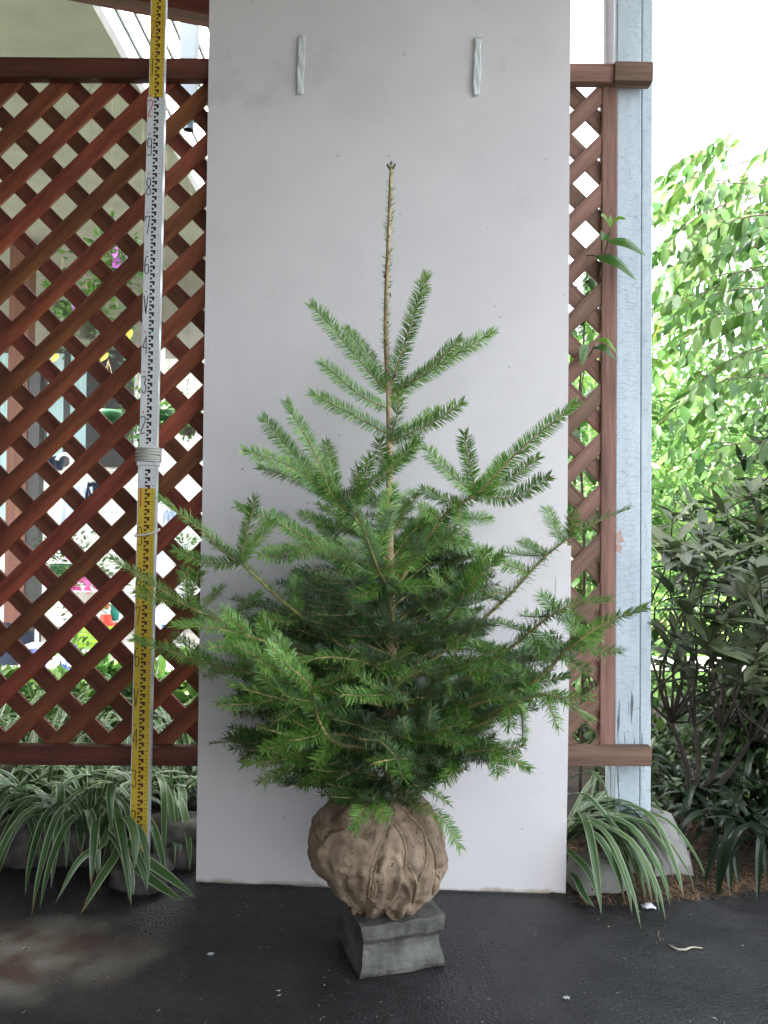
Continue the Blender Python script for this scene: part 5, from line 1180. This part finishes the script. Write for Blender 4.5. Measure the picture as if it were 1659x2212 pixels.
k = 0; x = -.56
while x < .66:
    MB().box((x, 0, .012), (.009, 4.3, .02)).build('rib', M['dark_rib'], aw); x += .074
MB().box((.28, 0, -.02), (.05, 4.3, .05)).build('rafter', M['slate_post'], aw)
MB().box((-.2, 2.0, .0), (.9, .04, .06)).build('beam', M['slate_post'], aw)
# pipe
o = MB().lathe([(.025, 0), (.025, 1.9)], (0, 0, 0), 14).build('white_pipe', M['white']); p = D(338, 1400, 4.6); o.location = (p.x, 4.6, 0); tag(o, 'white plastic standpipe just right of the measuring rod behind the lattice', 'pipe')
# ---- hanging pots, flowers and plants behind the lattice
def pot(name, c, r, h, m, label, cat='plant pot', prof=None, plant=None, pn=260, pr=.15, flower=None, fn=0, hang=False, group=None, pd=.3):
    e = empty(name, (c[0], c[1], c[2]-h/2)); tag(e, label, cat, group)
    MB().lathe(prof or [(0, 0), (r*.75, 0), (r, h), (r*1.05, h), (r*1.05, h*.9), (r*.9, h*.9), (0, h*.85)], (0, 0, 0), 20).build('pot', M[m], e)
    if plant:
        pos = []; dr = []
        for i in range(pn):
            q = Vector([random.gauss(0, .5) for _ in range(3)]); q.z = abs(q.z) if random.random() < 1-pd else -abs(q.z); pos.append((c[0]+q.x*pr, c[1]+q.y*pr, c[2]+h/2+q.z*pr)); dr.append((q.x, q.y, q.z*.5+.1))
        crown('foliage', pos, dr, .045*rng.uniform(.6, 1.2, pn), .5, M[plant], e)
    for f in range(fn):
        q = Vector([random.gauss(0, .42) for _ in range(3)]); o = petals(.028, flower, e); o.location = Vector((q.x*pr, -abs(q.y)*pr*1.1, h+abs(q.z)*pr))
    if hang:
        b = MB(); top = Vector((0, 0, 3.05-(c[2]-h/2)))
        for a in (0, 2.1, 4.2): b.tube([(r*math.cos(a), r*math.sin(a), h), (top.x, top.y, min(top.z, h+.22))], .0012, 4)
        b.tube([(0, 0, min(top.z, h+.22)), tuple(top)], .0008, 4); b.build('hanger', M['twine'], e)
    return e
_fm = {}
def petals(r, m, parent):
    if m not in _fm:
        b = MB()
        for k in range(5):
            a = k*1.2566; t = Vector((math.cos(a), -.35, math.sin(a)))*r; s_ = Vector((-math.sin(a), 0, math.cos(a)))*r*.5
            b.add([(0, 0, 0), tuple(t*.6+s_), tuple(t), tuple(t*.6-s_)], [(0, 1, 2, 3)])
        me = b.mesh('flower'); me.materials.append(M[m]); _fm[m] = me
    o = bpy.data.objects.new('flower', _fm[m]); COL.objects.link(o); o.parent = parent; o.rotation_euler = (random.uniform(-.5, .5), random.uniform(0, 3), random.uniform(-.6, .6)); return o
YP = 4.2
def at(px, py, Y=YP): return tuple(D(px, py, Y))
pot('hanging_pot', at(232, 905, 3.6), .062, .075, 'green_pot', 'dark green hanging bowl behind the lattice left of the measuring rod', prof=[(0, 0), (.03, .003), (.055, .03), (.064, .06), (.06, .075), (0, .07)], plant=None, hang=True)
pot('hanging_pot', at(352, 905, 3.6), .05, .075, 'green_pot', 'dark green hanging bowl with bright leaves right of the measuring rod', prof=[(0, 0), (.025, .003), (.045, .03), (.052, .06), (.05, .075), (0, .07)], plant='leaf_light', pn=200, pr=.09, hang=True, pd=.7)
pot('hanging_pot', at(187, 715, 3.9), .05, .07, 'grey_pot', 'grey fibre hanging pot with trailing green leaves high behind the lattice', plant='leaf_light', pn=420, pr=.16, hang=True, flower='purple', fn=2)
pot('hanging_pot', at(133, 668, 4.0), .05, .07, 'grey_pot', 'grey fibre hanging pot left of the trailing green one', plant='leaf_mid', pn=90, pr=.08, hang=True)
pot('hanging_pot', at(245, 600, 3.9), .05, .07, 'grey_pot', 'hanging pot with purple flowers beside the measuring rod', plant='leaf_light', pn=420, pr=.15, hang=True, flower='purple', fn=7)
pot('hanging_pot', at(300, 905, 4.2), .05, .07, 'green_pot', 'leafy hanging pot hidden mostly behind the measuring rod', plant='leaf_light', pn=240, pr=.11, hang=True, pd=.8)
pot('hanging_pot', at(405, 925, 4.2), .05, .07, 'grey_pot', 'grey pot with round green leaves beside the white board edge', plant='leaf_light', pn=160, pr=.08, hang=True)
pot('planter_box', at(187, 1292, 5.2), .12, .11, 'white', 'white planter with pink petunias behind the lattice', plant='leaf_mid', pn=420, pr=.2, flower='pink', fn=16)
pot('planter_box', at(140, 1235, 5.6), .10, .10, 'green_pot', 'leafy green potted plant left of the pink petunias', plant='leaf_mid', pn=420, pr=.2)
pot('planter_box', at(395, 1200, 5.8), .09, .10, 'white', 'white bowl of pale flowers beside the edge of the white board', plant='leaf_light', pn=120, pr=.1, flower='white_petal', fn=8)
for i, (px, py, m_) in enumerate(((128, 765, 'leaf_yellow'), (235, 763, 'leaf_yellow'), (285, 712, 'leaf_yellow'))):
    p = D(px, py, 3.8); b = leaf_mesh(.055, .03, .2, .3); b.materials.append(M[m_]); o = link('yellow_leaf', b, None); o.matrix_world = orient(p, (random.uniform(-1, 1), -.2, -.8), (0, -1, .3)); o.name = 'yellow_leaf'
    tag(o, ('yellow leaf hanging at the left above the window behind the lattice', 'yellow leaf hanging between the hanging pots left of the measuring rod', 'small yellow leaf just left of the digit four on the rod')[i], 'leaf')
# table with cone, basket
tb = empty('garden_shelf', at(150, 1400, 5.3)); tag(tb, 'low white garden shelf standing on the patio behind the lattice', 'shelf'); tz = tb.location.z
b = MB().box((.2, 0, 0), (1.0, .3, .03)); b.build('shelf_board', M['white'], tb)
b = MB()
for x in (-.25, .65):
    for y in (-.12, .12): b.box((x, y, -tz/2-.01), (.03, .03, tz-.03))
b.build('legs', M['white'], tb)
MB().box((-.1, .02, .245), (.34, .26, .02)).build('upper_board', M['white'], tb)
for x in (-.25, .05): MB().box((x, .1, .12), (.02, .02, .23)).build('leg', M['white'], tb)
bs = empty('lime_basket', tuple(D(186, 1393, 5.2))); tag(bs, 'lime green slatted plastic basket on the garden shelf', 'basket')
b = MB()
for x in range(13): b.box((-.1+x*.0167, -.07, .055), (.006, .005, .10)); b.box((-.1+x*.0167, .07, .055), (.006, .005, .10))
for y in range(9): b.box((-.103, -.07+y*.0175, .055), (.005, .006, .10)); b.box((.103, -.07+y*.0175, .055), (.005, .006, .10))
for z in (.0, .035, .07, .105):
    for y in (-.072, .072): b.box((0, y, z), (.21, .006, .012))
    for x in (-.105, .105): b.box((x, 0, z), (.006, .15, .012))
b.box((0, 0, .0), (.2, .14, .006)); b.build('basket_body', M['lime'], bs)
cn = empty('traffic_cone', tuple(D(228, 1352, 5.25))); tag(cn, 'small red toy traffic cone with a white band on the shelf', 'cone')
MB().box((0, 0, .008), (.12, .12, .016)).lathe([(.045, .016), (.030, .075)], n=20).build('cone_body', M['red'], cn)
MB().lathe([(.030, .075), (.021, .11)], n=20).build('white_band', M['white'], cn)
MB().lathe([(.021, .11), (.010, .15), (0, .152)], n=20).build('cone_tip', M['red'], cn)
o = MB().lathe([(0, 0), (.03, 0), (.034, .05), (.02, .07), (.022, .1), (0, .105)], n=18).build('teal_bottle', M['teal']); o.location = D(246, 1340, 5.3); tag(o, 'teal green bottle standing right of the toy cone', 'bottle')
o = MB().lathe([(0, 0), (.03, 0), (.04, .03), (.042, .05), (.036, .05), (0, .02)], n=18).build('lime_cup', M['lime']); o.location = D(233, 1372, 5.15); tag(o, 'lime green cup below the toy cone', 'cup')
o = MB().lathe([(0, 0), (.05, 0), (.06, .07), (.055, .07), (0, .03)], n=20).build('white_tub', M['white']); o.location = D(356, 1362, 5.2); tag(o, 'white tub with a blue stripe right of the standpipe', 'tub')
c_ = MB().lathe([(.0585, .03), (.0605, .045)], n=20).build('stripe', mat('blue_stripe', (.03, .2, .6)), o)
for i, (px, py, w, h, m_, lab) in enumerate(((170, 1090, .24, .26, 'cloth_blue', 'pale blue cloth hanging at the house wall behind the lattice'), (205, 1060, .12, .12, 'cloth_navy', 'dark cloth hanging beside the pale blue one'), (110, 1000, .18, .10, 'cloth_navy', 'dark grey box under the window sill with a white hook'), (360, 1120, .14, .14, 'cloth_blue', 'pale blue cloth hanging right of the measuring rod'))):
    p = D(px, py, 5.9); V = []
    for j in range(9):
        for k in range(13):
            u, v = k/12-.5, j/8-.5; V.append((u*w, .02*math.sin(u*25+v*3)+.01*noise.noise((u*9, v*9, i)), v*h+.02*noise.noise((u*5, v*2, i))))
    o = link('hanging_cloth' if i != 2 else 'storage_box_cover', fast_mesh('hanging_cloth', V, [(j*13+k, j*13+k+1, (j+1)*13+k+1, (j+1)*13+k) for j in range(8) for k in range(12)], True), M[m_]); o.location = p
    so_ = o.modifiers.new('thick', 'SOLIDIFY'); so_.thickness = .006; tag(o, lab, 'cloth')
b = MB(); b.tube([Vector((.05*math.cos(a), 0, .05*math.sin(a))) for a in [R(-70+i*16) for i in range(16)]], .012, 8); o = b.build('white_hook', M['white']); o.location = D(139, 997, 5.5); tag(o, 'white curved plastic hook behind the lattice below the window', 'hook')
# ---- things on the patio at the far left
o = stone(tuple(D(20, 1430, 5.6)), (.34, .3, .5), 'dark_bag', 'cloth_navy', 9); tag(o, 'dark navy bag slumped on the patio at the far left', 'bag')
o = stone(tuple(D(78, 1478, 4.6)), (.13, .12, .12), 'grey_bag', 'cloth_navy', 12); tag(o, 'small blue grey bundle on the ground behind the lattice', 'bundle')
o = MB().tube(smoothpath([G(245, 1440), G(262, 1432, .03), G(285, 1425, .02)], 8), .012, 7).build('garden_stick', M['twine']); tag(o, 'pale wooden stick lying on the patio left of the rod', 'stick')
for i, (px, Y, n_, m_, lab) in enumerate(((-60, 3.3, 900, 'leaf_mid', 'leafy green plant at the far left behind the lattice foot'), (60, 3.5, 1100, 'leaf_light', 'bright green leafy plant behind the lattice foot at the left'), (150, 3.2, 1000, 'leaf_mid', 'broad leaved green plant behind the lower lattice'), (235, 3.6, 1100, 'leaf_light', 'bright leafy plant behind the lattice left of the rod'),
        (330, 3.3, 1000, 'leaf_mid', 'broad leaved plant behind the lattice right of the rod'), (410, 3.6, 1000, 'leaf_light', 'bright leafy plant beside the lower edge of the white board'), (520, 3.4, 800, 'leaf_mid', 'leafy plant hidden behind the white board'))):
    bush('garden_plant', ((px-W2)/FPX*Y, Y, .13), (.2, .18, .15), n_, .085, M[m_], lab, 'plant', 'green plants behind the lattice foot', clumps=26, wr=.5, ground=.05)
e = bush('flowering_plant', (D(135, 1450, 4.1).x, 4.1, .16), (.14, .12, .16), 500, .06, M['leaf_light'], 'low plant with blue and white flowers behind the lower lattice', 'plant', clumps=20)
for i in range(26): o = petals(.03, random.choice(['white_petal', 'blue_petal', 'white_petal']), e); o.location = (random.uniform(-.14, .14), random.uniform(-.2, -.05), random.uniform(.2, .33))
e = bush('flowering_plant', (D(395, 1500, 4.0).x, 4.0, .12), (.12, .12, .12), 400, .05, M['leaf_mid'], 'low plant with white flowers beside the white board edge', 'plant', clumps=20)
for i in range(16): o = petals(.028, 'white_petal', e); o.location = (random.uniform(-.12, .12), random.uniform(-.16, -.05), random.uniform(.12, .26))
for o in bpy.data.objects:
    if o.get('kind') is None: continue
